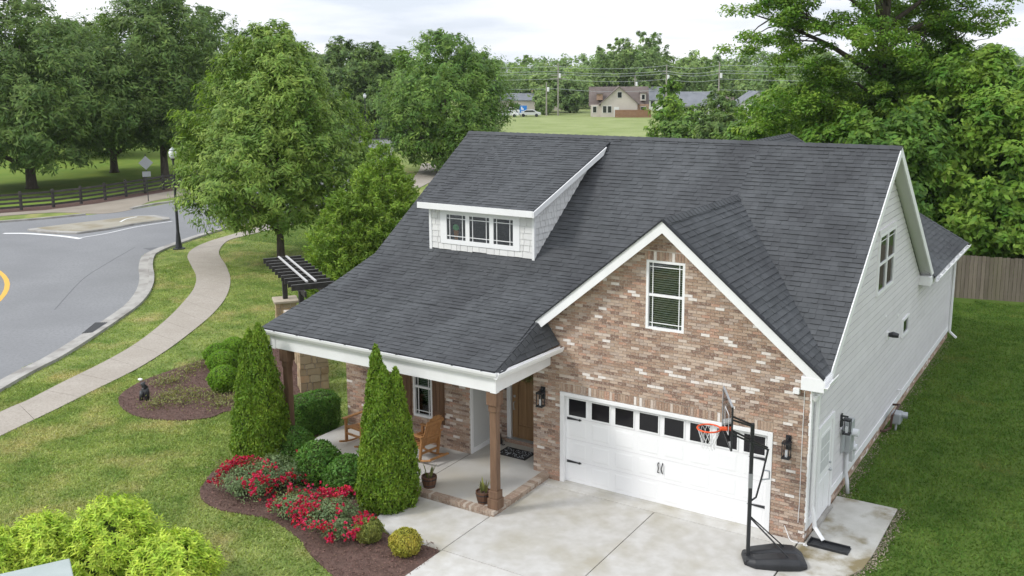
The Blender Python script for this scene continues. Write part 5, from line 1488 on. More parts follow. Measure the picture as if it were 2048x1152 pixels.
for zz in (0.3, 0.95, 1.6):
    MB().bar(f0 + nv + (0, 0, zz), f1 + nv + (0, 0, zz), 0.04, 0.09).build('rail', M['fence_grey'], t)

# ------------------------------------------------------------------ vegetation
def interp_prof(prof, t):
    a = np.array(prof, float)
    return np.interp(t, a[:, 0], a[:, 1])
def crown_points(rg, base, z0, z1, rad, prof, nclump, per, cr, flat=0.75, wob=0.16, bias=0.4, lean=(0, 0), core=0.25, ell=1.0, feather=0.0):
    """leaf positions and normals: clumps spread through the crown's volume"""
    ph = rg.random(6) * 6.28
    ts = rg.random(nclump * 6)
    rr_ = interp_prof(prof, ts)
    keep = rg.random(len(ts)) < (rr_ / rr_.max())
    ts = ts[keep][:nclump]; rr_ = rr_[keep][:nclump]
    n = len(ts)
    th = rg.random(n) * 2 * math.pi
    wv = 1 + wob * (np.sin(2 * th + ph[0] + 3 * ts) * 0.5 + np.sin(3 * th + ph[1] - 5 * ts) * 0.6 + np.sin(5 * th + ph[2] + 9 * ts) * 0.45) + rg.normal(size=n) * 0.05
    rho = np.where(rg.random(n) < core, rg.random(n) ** 0.5 * 0.6, (0.62 + 0.38 * rg.random(n) ** bias))
    rad_ = rad * rr_ * wv * rho
    z = z0 + ts * (z1 - z0)
    cx = base[0] + np.cos(th) * rad_ * ell + lean[0] * ts
    cyy = base[1] + np.sin(th) * rad_ / ell + lean[1] * ts
    cen = np.c_[cx, cyy, z]
    outw = norm(np.c_[np.cos(th), np.sin(th), 0.25 + 0.9 * ts])
    size = cr * (0.5 + 0.9 * rg.random(n)) * np.clip(0.55 + 0.6 * rr_, 0.4, 1.1)
    cnt = per
    off = rg.normal(size=(n, cnt, 3))
    off /= np.maximum(np.linalg.norm(off, axis=2, keepdims=True), 1e-6)
    off *= (rg.random((n, cnt, 1)) ** 0.45)
    off[:, :, 2] *= flat
    if feather:
        sf = rg.random((n, cnt, 1)) * 1.6 - 0.5
        dirf = norm(outw + rg.normal(size=outw.shape) * 0.35)
        off = off * np.clip(0.95 - 0.5 * sf, 0.15, 1.0) + dirf[:, None, :] * sf * feather
    pos = cen[:, None, :] + off * size[:, None, None]
    nr = off * 1.0 + outw[:, None, :] * 0.7 + np.array([0, 0, 0.45]) + rg.normal(size=off.shape) * 0.35
    return pos.reshape(-1, 3), nr.reshape(-1, 3), cen
def trunk_mesh(rg, base, h, r0, cen, nl=10, top=0.75, split=0.3, z0=0.0):
    mbt = MB()
    pts = [V3((base[0] + rg.normal() * 0.05 * i * 0.3, base[1] + rg.normal() * 0.05 * i * 0.3, z0 + h * top * i / 7)) for i in range(8)]
    pts[0] = V3((base[0], base[1], z0))
    mbt.tube([pts[0] - (0, 0, 0.05), pts[0] + (0, 0, 0.25)] + pts[1:], [r0 * 1.45, r0 * 1.08] + [r0 * (1 - 0.86 * i / 7) for i in range(1, 8)], 10)
    for k in rg.permutation(len(cen))[:nl]:
        c = cen[k]
        i = min(6, max(1, int(7 * np.clip((c[2] - z0) / (h * top) - split * rg.random() - 0.08, 0.1, 0.9))))
        a = pts[i]
        m_ = (a + c) / 2 + (rg.normal() * 0.2, rg.normal() * 0.2, 0.25)
        r = r0 * (1 - 0.86 * i / 7) * 0.55
        mbt.tube([a, (a + m_) / 2 + (0, 0, 0.1), m_, c], [r, r * 0.75, r * 0.5, r * 0.15], 6)
    return mbt
def tree(name, label, cat, xy, h, rad, prof, leaf, seed, nclump, per, L, Wd, cr, z0=1.2, r0=0.25, nl=10, group=None, flat=0.75, wob=0.16, droop=0.3, lean=(0, 0), core=0.25, top=0.75, ell=1.0, feather=0.9):
    rg = np.random.default_rng(seed)
    t_ = thing(name, label, cat, (xy[0], xy[1], 0), group)
    pos, nr, cen = crown_points(rg, xy, z0, h, rad, prof, nclump, per, cr, flat, wob, lean=lean, core=core, ell=ell, feather=feather)
    ok = pos[:, 2] > 0.05
    pos, nr = pos[ok], nr[ok]
    ax = rg.normal(size=pos.shape) + np.array([0, 0, -droop])
    ln = L * (0.45 + 1.1 * rg.random(len(pos)))
    me = quads('crown', pos, nr, ax, ln, ln * Wd / L)
    obj('crown', me, M[leaf], t_)
    trunk_mesh(rg, xy, h, r0, cen, nl, top).build('trunk', M['bark'], t_, smooth=True)
    return t_
OAK = [(0, 0.55), (0.12, 0.9), (0.3, 1.0), (0.55, 0.9), (0.75, 0.68), (0.9, 0.4), (1.0, 0.1)]
EGG = [(0, 0.45), (0.15, 0.85), (0.35, 1.0), (0.6, 0.9), (0.8, 0.62), (0.93, 0.35), (1.0, 0.08)]
RND = [(0, 0.35), (0.15, 0.75), (0.4, 1.0), (0.7, 0.92), (0.9, 0.6), (1.0, 0.15)]
CONE = [(0, 0.8), (0.1, 1.0), (0.35, 0.95), (0.58, 0.74), (0.78, 0.46), (0.92, 0.22), (1.0, 0.03)]

# large oak between path and house
cl = G2(597, 520)
tree('oak_tree', 'big light green oak with a broad feathery crown beside the footpath', 'tree', (cl[0] - 0.75, cl[1] - 0.5), 12.0, 4.35, [(0, 0.62), (0.1, 0.9), (0.25, 1.0), (0.5, 0.86), (0.72, 0.62), (0.9, 0.40), (1.0, 0.12)], 'leaf_oak', 31, 1000, 110, 0.25, 0.07, 0.66, z0=1.9, r0=0.20, nl=16, wob=0.22)
# green giant conifer by the house
def conifer(label, xy, h, rad, leaf, seed, n, L, prof=CONE, z0=0.1, spiky=0.25, name='arborvitae', group=None, ell=1.0):
    rg = np.random.default_rng(seed)
    t_ = thing(name, label, 'conifer', (xy[0], xy[1], 0), group)
    nc = n // 45
    ts = rg.random(nc * 3) ** 1.15
    rr_ = interp_prof(prof, ts)
    keep = rg.random(len(ts)) < rr_
    ts = ts[keep][:nc]; rr_ = rr_[keep][:nc]; k = len(ts)
    th = rg.random(k) * 6.283
    rho = rad * rr_ * (0.55 + 0.48 * rg.random(k) ** 0.7)
    tip = np.c_[xy[0] + np.cos(th) * rho, xy[1] + np.sin(th) * rho, z0 + ts * (h - z0)]
    outw = np.c_[np.cos(th), np.sin(th), np.full(k, 0.75)]
    s = rg.random((k, 45, 1)) ** 0.7
    spread = rg.normal(size=(k, 45, 3)) * 0.10 * (0.4 + (1 - s))
    pos = tip[:, None, :] + norm(outw)[:, None, :] * (s - 0.5) * spiky * 2 * np.clip(rr_ + 0.25, 0.3, 1)[:, None, None] + spread
    ax = outw[:, None, :] + rg.normal(size=pos.shape) * 0.5
    nr = rg.normal(size=pos.shape) + np.array([0, 0, 0.6]) + outw[:, None, :] * 0.4
    pos = pos.reshape(-1, 3)
    me = quads('crown', pos, nr.reshape(-1, 3), ax.reshape(-1, 3), L * (0.6 + 0.8 * rg.random(len(pos))), L * 0.3)
    obj('crown', me, M[leaf], t_)
    MB().tube([(xy[0], xy[1], -0.05), (xy[0], xy[1], h * 0.5), (xy[0], xy[1], h * 0.93)], [0.10, 0.05, 0.008], 8).build('trunk', M['bark'], t_)
    return t_
conifer('tall fresh green giant arborvitae standing at the gable end of the house', (-21.4, 12.3), 6.75, 2.15, 'leaf_conifer', 41, 50000, 0.19, spiky=0.36)
conifer('lower fresh green arborvitae merging with the taller one near the pergola', (-22.1, 10.5), 5.0, 1.65, 'leaf_conifer', 42, 25000, 0.19, spiky=0.33)

# clipped dense evergreens: many small sprays over a shaped surface
def clipped(name, label, cat, xy, lobes, leaf, seed, n, L, group=None, upright=1.0, shell=0.16, z0=0.04, square=None, ratio=0.4):
    """lobes: (dx, dy, base_z, top_z, radius, profile)"""
    rg = np.random.default_rng(seed)
    t_ = thing(name, label, cat, (xy[0], xy[1], z0), group)
    allp, alln, alla = [], [], []
    wts = np.array([(b[3] - b[2]) * b[4] for b in lobes]); wts = wts / wts.sum()
    for (dx, dy, zb, ztp, rad, prof), wt in zip(lobes, wts):
        k = int(n * wt)
        ts = rg.random(k * 3); rr_ = interp_prof(prof, ts)
        kp = rg.random(len(ts)) < rr_ / rr_.max() * 0.9 + 0.1
        ts = ts[kp][:k]; rr_ = rr_[kp][:k]; k = len(ts)
        th = rg.random(k) * 6.283
        bump_ = 0.06 * np.sin(7 * th + 11 * ts * (ztp - zb)) + 0.06 * np.sin(4 * th - 8 * ts * (ztp - zb) + 2) + 0.05 * np.sin(15 * th + 3 * np.sin(9 * ts * (ztp - zb)))
        rho = rad * rr_ * (1 + bump_) * (1 - shell * rg.random(k) ** 1.6) + rg.normal(size=k) * 0.012
        if square:
            q = np.maximum(np.abs(np.cos(th)), np.abs(np.sin(th)))
            rho = rho / q ** square
        dr = np.gradient(np.array([interp_prof(prof, tt) for tt in np.linspace(0, 1, 50)])) * 49
        slope = -np.interp(ts, np.linspace(0, 1, 50), dr) * rad / max(ztp - zb, 0.1)
        o = norm(np.c_[np.cos(th), np.sin(th), np.clip(slope, -0.5, 6)])
        allp.append(np.c_[xy[0] + dx + np.cos(th) * rho, xy[1] + dy + np.sin(th) * rho, zb + ts * (ztp - zb)])
        tang = np.c_[-np.sin(th), np.cos(th), np.zeros(k)]
        alln.append(o * 0.8 + rg.normal(size=o.shape) * 0.55)
        alla.append(np.tile([0, 0, upright], (k, 1)) + o * 0.5 + rg.normal(size=o.shape) * 0.5)
    pos = np.concatenate(allp); nr = np.concatenate(alln); ax = np.concatenate(alla)
    me = quads('foliage', pos, nr, ax, L * (0.6 + 0.8 * rg.random(len(pos))), L * ratio)
    obj('foliage', me, M[leaf], t_)
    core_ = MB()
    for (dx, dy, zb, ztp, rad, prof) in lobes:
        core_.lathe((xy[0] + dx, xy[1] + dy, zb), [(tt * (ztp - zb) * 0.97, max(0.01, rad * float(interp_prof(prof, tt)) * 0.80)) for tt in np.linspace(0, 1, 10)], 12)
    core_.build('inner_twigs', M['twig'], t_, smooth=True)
    return t_
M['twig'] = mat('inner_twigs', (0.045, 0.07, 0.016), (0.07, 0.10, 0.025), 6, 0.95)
SPIRE = [(0, 0.80), (0.06, 0.95), (0.2, 1.0), (0.4, 0.86), (0.6, 0.66), (0.8, 0.42), (0.93, 0.24), (1.0, 0.04)]
BALL = [(0, 0.45), (0.12, 0.75), (0.3, 0.95), (0.5, 1.0), (0.7, 0.92), (0.85, 0.72), (0.95, 0.45), (1.0, 0.08)]
MOUND = [(0, 0.80), (0.2, 0.97), (0.45, 1.0), (0.7, 0.87), (0.88, 0.6), (0.96, 0.36), (1.0, 0.08)]
aL = G2(529, 926)
clipped('arborvitae', 'tall two-tipped arborvitae beside the porch post with downspout', 'conifer', aL, [(0.04, 0, 0.04, 3.66, 0.66, SPIRE), (-0.20, -0.10, 0.04, 3.5, 0.56, SPIRE), (0.16, -0.2, 0.04, 2.2, 0.5, SPIRE), (-0.05, -0.3, 0.04, 2.6, 0.48, SPIRE)], 'leaf_thuja', 51, 52000, 0.09, shell=0.24)
aM = G2(776, 1008)
clipped('arborvitae', 'tall three-tipped arborvitae in front of the rocking chairs', 'conifer', aM, [(-0.22, 0, 0.04, 3.74, 0.46, SPIRE), (0.10, -0.12, 0.04, 3.34, 0.50, SPIRE), (0.26, 0.08, 0.04, 3.28, 0.47, SPIRE), (-0.1, -0.3, 0.04, 2.3, 0.43, SPIRE), (0.25, -0.25, 0.04, 1.9, 0.40, SPIRE)], 'leaf_thuja', 52, 52000, 0.09, shell=0.24)
hx_, hy_ = G2(628, 872)
hedge_lab = 'dense dark green block of clipped boxwood beside the porch slab'
clipped('boxwood_hedge', hedge_lab, 'shrub', (-13.3, -0.75), [(-0.1, -0.15, 0.03, 1.05, 0.50, [(0, .9), (.5, 1), (.8, .97), (.93, .85), (1, .2)]), (0.12, 0.35, 0.03, 1.08, 0.50, [(0, .9), (.5, 1), (.8, .97), (.93, .85), (1, .2)])], 'leaf_box', 53, 16000, 0.075, upright=0.3, square=0.35)
for i, (u, v, rad, hh) in enumerate(((588, 925, 0.52, 0.95), (637, 962, 0.56, 1.02), (697, 984, 0.50, 0.92))):
    b_xy = G2(u, v)
    clipped('boxwood', ['loose leafy boxwood between two-tipped arborvitae and porch', 'rounded leafy boxwood, middle one of the three in front of the porch', 'leafy boxwood touching the three-tipped arborvitae'][i], 'shrub', b_xy,
            [(0, 0, 0.03, hh, rad, MOUND), (0.2, 0.1, 0.03, hh * 0.88, rad * 0.7, MOUND), (-0.2, -0.1, 0.03, hh * 0.85, rad * 0.7, MOUND)], 'leaf_box', 60 + i, 9000, 0.085, group='boxwoods before the porch', upright=0.2, shell=0.3, ratio=0.5)
for i, (u, v, rad, hh) in enumerate(((447, 758, 0.45, 0.85), (446, 726, 0.49, 0.86), (434, 709, 0.42, 0.80), (467, 696, 0.42, 0.80))):
    b_xy = G2(u, v, 0.42)
    clipped('boxwood_ball', ['clipped boxwood ball standing on open mulch, smallest and lowest of its cluster', 'clipped boxwood ball in the middle of the cluster by the mulch bed', 'clipped boxwood ball at the lawn edge of the mulch bed cluster', 'clipped boxwood ball tucked behind its cluster beside the two-tipped arborvitae'][i], 'shrub', b_xy,
            [(0, 0, 0.03, hh, rad, BALL)], 'leaf_ball', 70 + i, 7000, 0.055, group='clipped boxwood balls', upright=0.2, shell=0.10, ratio=0.5)
for i, (u, v, lf, lab) in enumerate(((738, 1084, 'leaf_olive', 'small olive green globe shrub at the edge of the front mulch bed'), (811, 1110, 'leaf_gold', 'small golden yellow globe shrub next to the driveway'))):
    b_xy = G2(u, v)
    clipped('globe_shrub', lab, 'shrub', b_xy, [(0, 0, 0.03, 0.54 + 0.02 * i, 0.29 + 0.03 * i, BALL)], lf, 80 + i, 5500, 0.06, group='small globe shrubs', upright=1.0, shell=0.25)

# red rose bushes
def rose(label, xy, rad, hh, seed, nb):
    rg = np.random.default_rng(seed)
    t_ = thing('rose_bush', label, 'rose bush', (xy[0], xy[1], 0.03), 'red rose bushes')
    pos, nr, cen = crown_points(rg, xy, 0.15, hh, rad, RND, 90, 50, 0.20, 0.8, 0.25, core=0.2, ell=1.12)
    obj('foliage', quads('foliage', pos, nr, rg.normal(size=pos.shape), 0.055 * (0.6 + 0.8 * rg.random(len(pos))), 0.032), M['leaf_rose'], t_)
    st = MB()
    for k in range(14):
        c = cen[rg.integers(len(cen))]
        st.tube([(xy[0] + rg.normal() * 0.05, xy[1] + rg.normal() * 0.05, 0.0), (xy[0] + (c[0] - xy[0]) * 0.5, xy[1] + (c[1] - xy[1]) * 0.5, c[2] * 0.6), tuple(c)], [0.012, 0.009, 0.004], 5)
    st.build('stems', M['bark'], t_)
    # sprays of blooms near the crown's skin, lying thick towards the light
    k = nb
    pick = pos[rg.integers(0, len(pos), k * 4)]
    d = np.linalg.norm((pick - (xy[0], xy[1], hh * 0.35)) / (rad, rad, hh * 0.7), axis=1)
    pick = pick[np.argsort(-d)[:k]]
    seeds = pick[rg.integers(0, k // 2, k // 7)]
    sp = (seeds[:, None, :] + rg.normal(size=(len(seeds), 8, 3)) * 0.065).reshape(-1, 3)
    allb = np.concatenate([sp, pick[: k // 5]])
    pet = (allb[:, None, :] + rg.normal(size=(len(allb), 7, 3)) * 0.014).reshape(-1, 3)
    me = quads('blooms', pet, rg.normal(size=pet.shape) + (0, -0.2, 0.9), rg.normal(size=pet.shape), 0.052, 0.044)
    tag(obj('blooms', me, M['petal'], t_), kind='stuff')
rose('red rose bush at the rounded tip of the front mulch bed', G2(500, 990), 0.68, 0.66, 91, 260)
rose('tall red rose bush growing against the boxwoods', G2(555, 978), 0.55, 0.80, 92, 120)
rose('sparse red rose bush in the middle of the front mulch bed', G2(602, 1035), 0.52, 0.52, 93, 130)
rose('broad red rose bush beside the olive globe shrub', G2(668, 1060), 0.72, 0.66, 94, 400)
# low perennials struggling in the round bed, and a grassy tuft
def tufts(name, label, pts, leaf, seed, hgt, cat='perennial'):
    rg = np.random.default_rng(seed)
    for i, (u, v) in enumerate(pts):
        x, y = G2(u, v)
        t_ = thing(name, label if isinstance(label, str) else label[i], cat, (x, y, 0.03), name.replace('_', ' ') + 's in the mulch')
        k = 170
        pos = np.c_[x + rg.normal(size=k) * 0.24, y + rg.normal(size=k) * 0.24, 0.05 + rg.random(k) * hgt]
        obj('leaves', quads('leaves', pos, rg.normal(size=(k, 3)) + (0, 0, 0.7), rg.normal(size=(k, 3)) + (0, 0, 0.8), 0.09, 0.035), M[leaf], t_)
        s_ = MB()
        for j in range(5):
            s_.tube([(x, y, 0.02), (x + rg.normal() * 0.15, y + rg.normal() * 0.15, hgt * 0.8)], 0.006, 4)
        s_.build('stems', M['bark'], t_)
tufts('low_perennial', 'low straggly yellowish perennial in the round mulch bed', [(325, 770), (350, 765), (348, 790), (372, 748), (330, 805), (366, 810), (395, 735), (420, 800), (440, 815), (310, 815), (385, 795), (455, 805)], 'leaf_dry', 15, 0.22)
tufts('grass_tuft', 'pale grassy tuft at the tip of the front mulch bed beside the roses', [(462, 945)], 'leaf_dry', 16, 0.35, 'grass tuft')

# lime shrubs in the foreground: big pointed leaves
def lime(label, xy, rad, hh, seed, nc):
    rg = np.random.default_rng(seed)
    t_ = thing('lime_shrub', label, 'shrub', (xy[0], xy[1], 0), 'lime green shrubs by the utility box')
    ts = rg.random(nc); th = rg.random(nc) * 6.283
    rr_ = interp_prof(MOUND, ts) * rad * (0.70 + 0.32 * rg.random(nc)) * (1 + 0.12 * np.sin(5 * th + 7 * ts))
    c = np.c_[xy[0] + np.cos(th) * rr_, xy[1] + np.sin(th) * rr_, 0.15 + ts * (hh - 0.15) + rg.normal(size=nc) * 0.05]
    o = norm(np.c_[np.cos(th), np.sin(th), 0.5 + 1.6 * ts])
    per = 11
    # rosette of leaves at each shoot tip
    ang = (np.arange(per) * 2.4)[None, :] + rg.random((nc, 1)) * 6.28
    e1 = norm(np.cross(o, np.array([0.3, 0.2, 0.9]))); e2 = np.cross(o, e1)
    rd = np.cos(ang)[..., None] * e1[:, None, :] + np.sin(ang)[..., None] * e2[:, None, :]
    lift = np.linspace(0.1, 1.1, per)[None, :, None]
    ax = rd + o[:, None, :] * lift
    pos = c[:, None, :] + norm(ax.reshape(-1, 3)).reshape(ax.shape) * 0.055 + o[:, None, :] * (lift - 0.6) * 0.10
    nr = o[:, None, :] - rd * 0.35 * lift + rg.normal(size=rd.shape) * 0.15
    pos = pos.reshape(-1, 3)
    obj('foliage', quads('foliage', pos, nr.reshape(-1, 3), ax.reshape(-1, 3), 0.115 * (0.6 + 0.7 * rg.random(len(pos))), 0.034), M['leaf_lime'], t_)
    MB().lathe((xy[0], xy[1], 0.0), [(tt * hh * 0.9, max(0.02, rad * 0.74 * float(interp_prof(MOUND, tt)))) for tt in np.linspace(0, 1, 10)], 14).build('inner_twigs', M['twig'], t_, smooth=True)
for i, (u, v, z_, rad, hh, lab) in enumerate((
        (-15, 1105, 1.0, 0.72, 1.32, 'lime green shrub cut by the border behind the pale green utility box'),
        (85, 1082, 1.0, 0.72, 1.42, 'smaller lime green mound above the pale green utility box'),
        (228, 1058, 1.1, 0.92, 1.62, 'tallest lime green shrub, next to the open lawn'),
        (345, 1115, 0.95, 0.80, 1.32, 'rounded lime green shrub nearest the front mulch bed'))):
    lime(lab, G2(u, v, z_), rad, hh, 100 + i, 1250)

# park trees beyond the dark fence
A_ = G2(100, 376); B_ = G2(229, 345); C_ = G2(331, 359)
park = 'park trees beyond the dark fence'
tree('oak_tree', 'broad dark oak whose trunk rises right behind the fence at the road', 'tree', (A_[0] - 1, A_[1] - 1), 16.0, 8.2, OAK, 'leaf_oak_dark', 201, 700, 95, 0.42, 0.115, 1.2, z0=2.2, r0=0.42, nl=12, group=park)
tree('oak_tree', 'dark oak with a slim trunk set deeper in the park', 'tree', B_, 15.0, 6.0, OAK, 'leaf_oak_dark', 202, 300, 80, 0.48, 0.14, 1.2, z0=2.5, r0=0.36, nl=10, group=park)
tree('oak_tree', 'tall dark oak with a straight trunk behind the road sign', 'tree', C_, 17.2, 6.4, EGG, 'leaf_oak_dark', 203, 620, 95, 0.42, 0.115, 1.15, z0=3.0, r0=0.36, nl=12, group=park)
tree('oak_tree', 'dark oak showing its top between the tall oak and the light green oak', 'tree', DU(430, 118), 16.8, 5.6, EGG, 'leaf_oak_dark', 204, 260, 75, 0.54, 0.15, 1.2, z0=2.5, r0=0.33, nl=8, group=park)
tree('oak_tree', 'dark oak cut by the left border behind the fence', 'tree', DU(-70, 92), 15.8, 7.0, OAK, 'leaf_oak_dark', 205, 260, 75, 0.54, 0.15, 1.3, z0=2.4, r0=0.36, nl=8, group=park)
tree('oak_tree', 'dark oak filling the gap behind the two front park trunks', 'tree', DU(150, 125), 15.5, 7.5, OAK, 'leaf_oak_dark', 206, 300, 70, 0.7, 0.22, 1.6, z0=2.0, r0=0.33, nl=8, group=park)
# trees along the road behind the roof
tree('oak_tree', 'full round green oak rising behind the left end of the ridge', 'tree', G2(892, 345), 13.2, 6.2, EGG, 'leaf_mid', 211, 640, 95, 0.40, 0.115, 1.0, z0=0.8, r0=0.30, nl=12)
far_o = 'dark rounded trees along the far road'
tree('oak_tree', 'dark rounded oak, taller of the pair behind the far street lamp', 'tree', DU(690, 150), 14.4, 4.6, EGG, 'leaf_oak_dark', 212, 260, 70, 0.6, 0.2, 1.2, z0=0.8, r0=0.3, nl=6, group=far_o)
tree('oak_tree', 'dark rounded oak touching the full round green oak', 'tree', DU(752, 142), 13.3, 4.4, EGG, 'leaf_oak_dark', 213, 260, 70, 0.6, 0.2, 1.2, z0=0.8, r0=0.3, nl=6, group=far_o)
tree('oak_tree', 'small far oak in the gap beside the light green oak', 'tree', DU(632, 175), 12.3, 4.8, RND, 'leaf_oak_dark', 214, 240, 80, 0.7, 0.22, 1.3, z0=0.8, r0=0.3, nl=5, group=far_o)
conifer('pale green young conifer poking up behind the light green oak', DU(735, 62), 6.2, 1.5, 'leaf_conifer', 215, 9000, 0.22, spiky=0.3)

# tall tree and thicket behind the house on the right
bt = DU(1748, 53)
rg = np.random.default_rng(300)
big = thing('tall_tree', 'very tall tree with forked trunk and airy crown behind the house', 'tree', (*bt, 0))
tb = MB()
fork = 10.6
tr_pts = [V3((bt[0], bt[1], -0.05)), V3((bt[0], bt[1], 3)), V3((bt[0] + 0.1, bt[1], 7)), V3((bt[0] + 0.15, bt[1], fork))]
tb.tube(tr_pts, [0.55, 0.42, 0.38, 0.36], 12)
rvx = unit((RV[0], RV[1], 0))
limb_ends = []
def limb(a, b, r, sag=0.3, sub=4):
    a, b = V3(a), V3(b)
    m1 = a + (b - a) * 0.35 + (rg.normal() * 0.2, rg.normal() * 0.2, sag)
    m2 = a + (b - a) * 0.7 + (rg.normal() * 0.25, rg.normal() * 0.25, sag * 0.8)
    tb.tube([a, m1, m2, b], [r, r * 0.72, r * 0.45, r * 0.14], 8)
    for k in range(sub):
        f = rg.uniform(0.35, 1.0)
        p = a + (b - a) * f + (0, 0, sag * 0.6)
        e = p + rg.normal(size=3) * (1.3, 1.3, 0.7) + unit(b - a) * 0.9
        tb.tube([p, (p + e) / 2 + (0, 0, 0.15), e], [r * 0.3, r * 0.2, 0.012], 6)
        limb_ends.append((e, 0.95))
    limb_ends.append((b, 1.1))
top_ = tr_pts[-1]
lead = [(top_, top_ + rvx * 0.5 + V3((0, 0, 9)), 0.26), (top_, top_ - rvx * 1.6 + V3((0, 0.4, 7.5)), 0.22)]
for a, b, r in lead: limb(a, b, r, 0.1, 6)
for (hz_, du_, dz_, dy_, r) in ((6.0, -5.2, 1.6, 0.5, 0.12), (9.2, -6.8, 3.2, 0.6, 0.16), (9.8, -4.4, 2.6, -1.2, 0.13), (11.5, -5.6, 3.0, -0.8, 0.14), (13.2, -4.8, 3.6, 1.0, 0.12), (8.0, -3.2, 1.2, -1.6, 0.1),
                                (5.2, 4.2, 1.4, -0.6, 0.11), (8.6, 4.0, 2.2, 0.4, 0.13), (10.2, 4.4, 2.4, -0.9, 0.14), (11.8, 4.3, 2.6, 0.8, 0.13), (13.5, 3.6, 3.0, -0.3, 0.11), (7.2, 3.0, 1.0, -2.2, 0.1),
                                (9.0, 0.5, 2.2, -3.6, 0.1), (12.4, -1.0, 2.5, -3.0, 0.1), (6.5, -1.2, 1.0, -3.2, 0.1), (10.5, 1.0, 2.0, 3.2, 0.1)):
    a = V3((bt[0] + 0.12, bt[1], hz_)) if hz_ < fork else top_ + V3((0, 0, hz_ - fork)) + rvx * 0.2
    limb(a, a + rvx * du_ + V3((0, dy_, dz_)), r, 0.5, 9)
tb.build('trunk', M['bark'], big, smooth=True)
pos_l, nr_l = [], []
for (e, s_) in limb_ends:
    for q in range(3):
        c = e + rg.normal(size=3) * (0.55, 0.55, 0.35)
        k = 190
        off = rg.normal(size=(k, 3)); off /= np.linalg.norm(off, axis=1, keepdims=True)
        off *= rg.random((k, 1)) ** 0.5 * np.array([0.85, 0.85, 0.42]) * s_ * 0.86
        pos_l.append(c + off); nr_l.append(off + (0, 0, 0.8) + rg.normal(size=(k, 3)) * 0.4)
pos = np.concatenate(pos_l); nr = np.concatenate(nr_l)
obj('crown', quads('crown', pos, nr, rg.normal(size=pos.shape) + (0, 0, -0.3), 0.205 * (0.6 + 0.8 * rg.random(len(pos))), 0.09), M['leaf_bright'], big)
# ivy and inner leaves on the trunk
th = rg.random(9000) * 6.283; zz = rg.random(9000) * 9.5 + 1.0
rr_ = 0.45 + rg.random(9000) ** 2 * 1.1
pos = np.c_[bt[0] + 0.1 + np.cos(th) * rr_, bt[1] + np.sin(th) * rr_, zz]
obj('trunk_ivy', quads('trunk_ivy', pos, np.c_[np.cos(th), np.sin(th), 0.4 + 0 * th] + rg.normal(size=(9000, 3)) * 0.4, rg.normal(size=(9000, 3)), 0.2, 0.13), M['leaf_deep'], big)
thk = 'thicket trees behind the privacy fence'
for i, (u, dist, h, rad, lf, lab, z0) in enumerate((
        (1600, 58, 8.6, 3.6, 'leaf_bright', 'spreading bright green tree left of the tall trunk', 1.5),
        (1690, 50, 7.6, 3.0, 'leaf_bright', 'leafy tree growing close before the tall trunk', 0.6),
        (1790, 47, 8.2, 3.0, 'leaf_deep', 'dense deep green tree rising over the gable peak', 0.5),
        (1860, 54, 11.0, 3.6, 'leaf_deep', 'dark green tree joining the tall tree at its shoulder', 0.8),
        (1945, 51, 10.6, 4.2, 'leaf_bright', 'large rounded tree with yellowish green leaves behind the fence', 0.6),
        (2050, 49, 9.6, 4.0, 'leaf_bright', 'bright tree cut by the right border behind the fence', 0.5),
        (1880, 49.5, 6.6, 2.4, 'leaf_bright', 'fresh green sapling leaning out above the fence near the hipped roof', 0.5),
        (1985, 49, 5.8, 2.6, 'leaf_deep', 'dark shrubby tree pressing against the grey fence', 0.4),
        (2085, 49, 6.2, 2.6, 'leaf_deep', 'dark shrubby tree at the far end of the grey fence', 0.4),
        (1835, 47.5, 4.6, 2.0, 'leaf_deep', 'low dark bush behind the hipped rear roof', 0.3),
        (1930, 46.8, 4.4, 1.7, 'leaf_bright', 'arching bush hanging over the top of the grey fence', 1.6),
        (2030, 47.0, 4.2, 1.7, 'leaf_bright', 'arching light green bush drooping over the grey fence by the border', 1.6))):
    tree('thicket_tree', lab, 'tree', DU(u, dist), h, rad, RND, lf, 310 + i, int(38 * rad * h ** 0.6 / 2), 95, 0.29, 0.135, 0.72, z0=z0, r0=0.14, nl=8, group=thk, wob=0.26, droop=0.6, feather=0.5)
# shrubs and young trees between the roof ridge and the meadow
mead = 'young trees at the meadow edge behind the ridge'
for i, (u, dist, h, rad, lf, lab) in enumerate((
        (1342, 118, 8.3, 2.4, 'leaf_bright', 'upright young green tree standing alone before the meadow houses'),
        (1385, 105, 5.0, 3.2, 'leaf_mid', 'wide low shrub under the upright young tree'),
        (1450, 102, 5.4, 3.0, 'leaf_oak_dark', 'dark rounded shrub in front of the grey-roofed house'),
        (1500, 98, 4.4, 2.8, 'leaf_mid', 'green shrub right of the dark rounded one'),
        (1545, 92, 8.2, 3.0, 'leaf_bright', 'bright young tree left of the thicket'),
        (1440, 128, 7.0, 2.2, 'leaf_oak_dark', 'small brownish green tree before the grey-roofed house'),
        (1600, 80, 4.5, 3.0, 'leaf_deep', 'deep green bush behind the hip roof peak'),
        (1670, 78, 4.5, 3.0, 'leaf_deep', 'deep green bush below the tall trunk'))):
    tree('young_tree', lab, 'tree', DU(u, dist), h, rad, EGG if i in (0, 4) else RND, lf, 340 + i, int(45 * rad), 62, 0.5, 0.19, 0.65, z0=0.3, r0=0.10, nl=5, group=mead, wob=0.2)

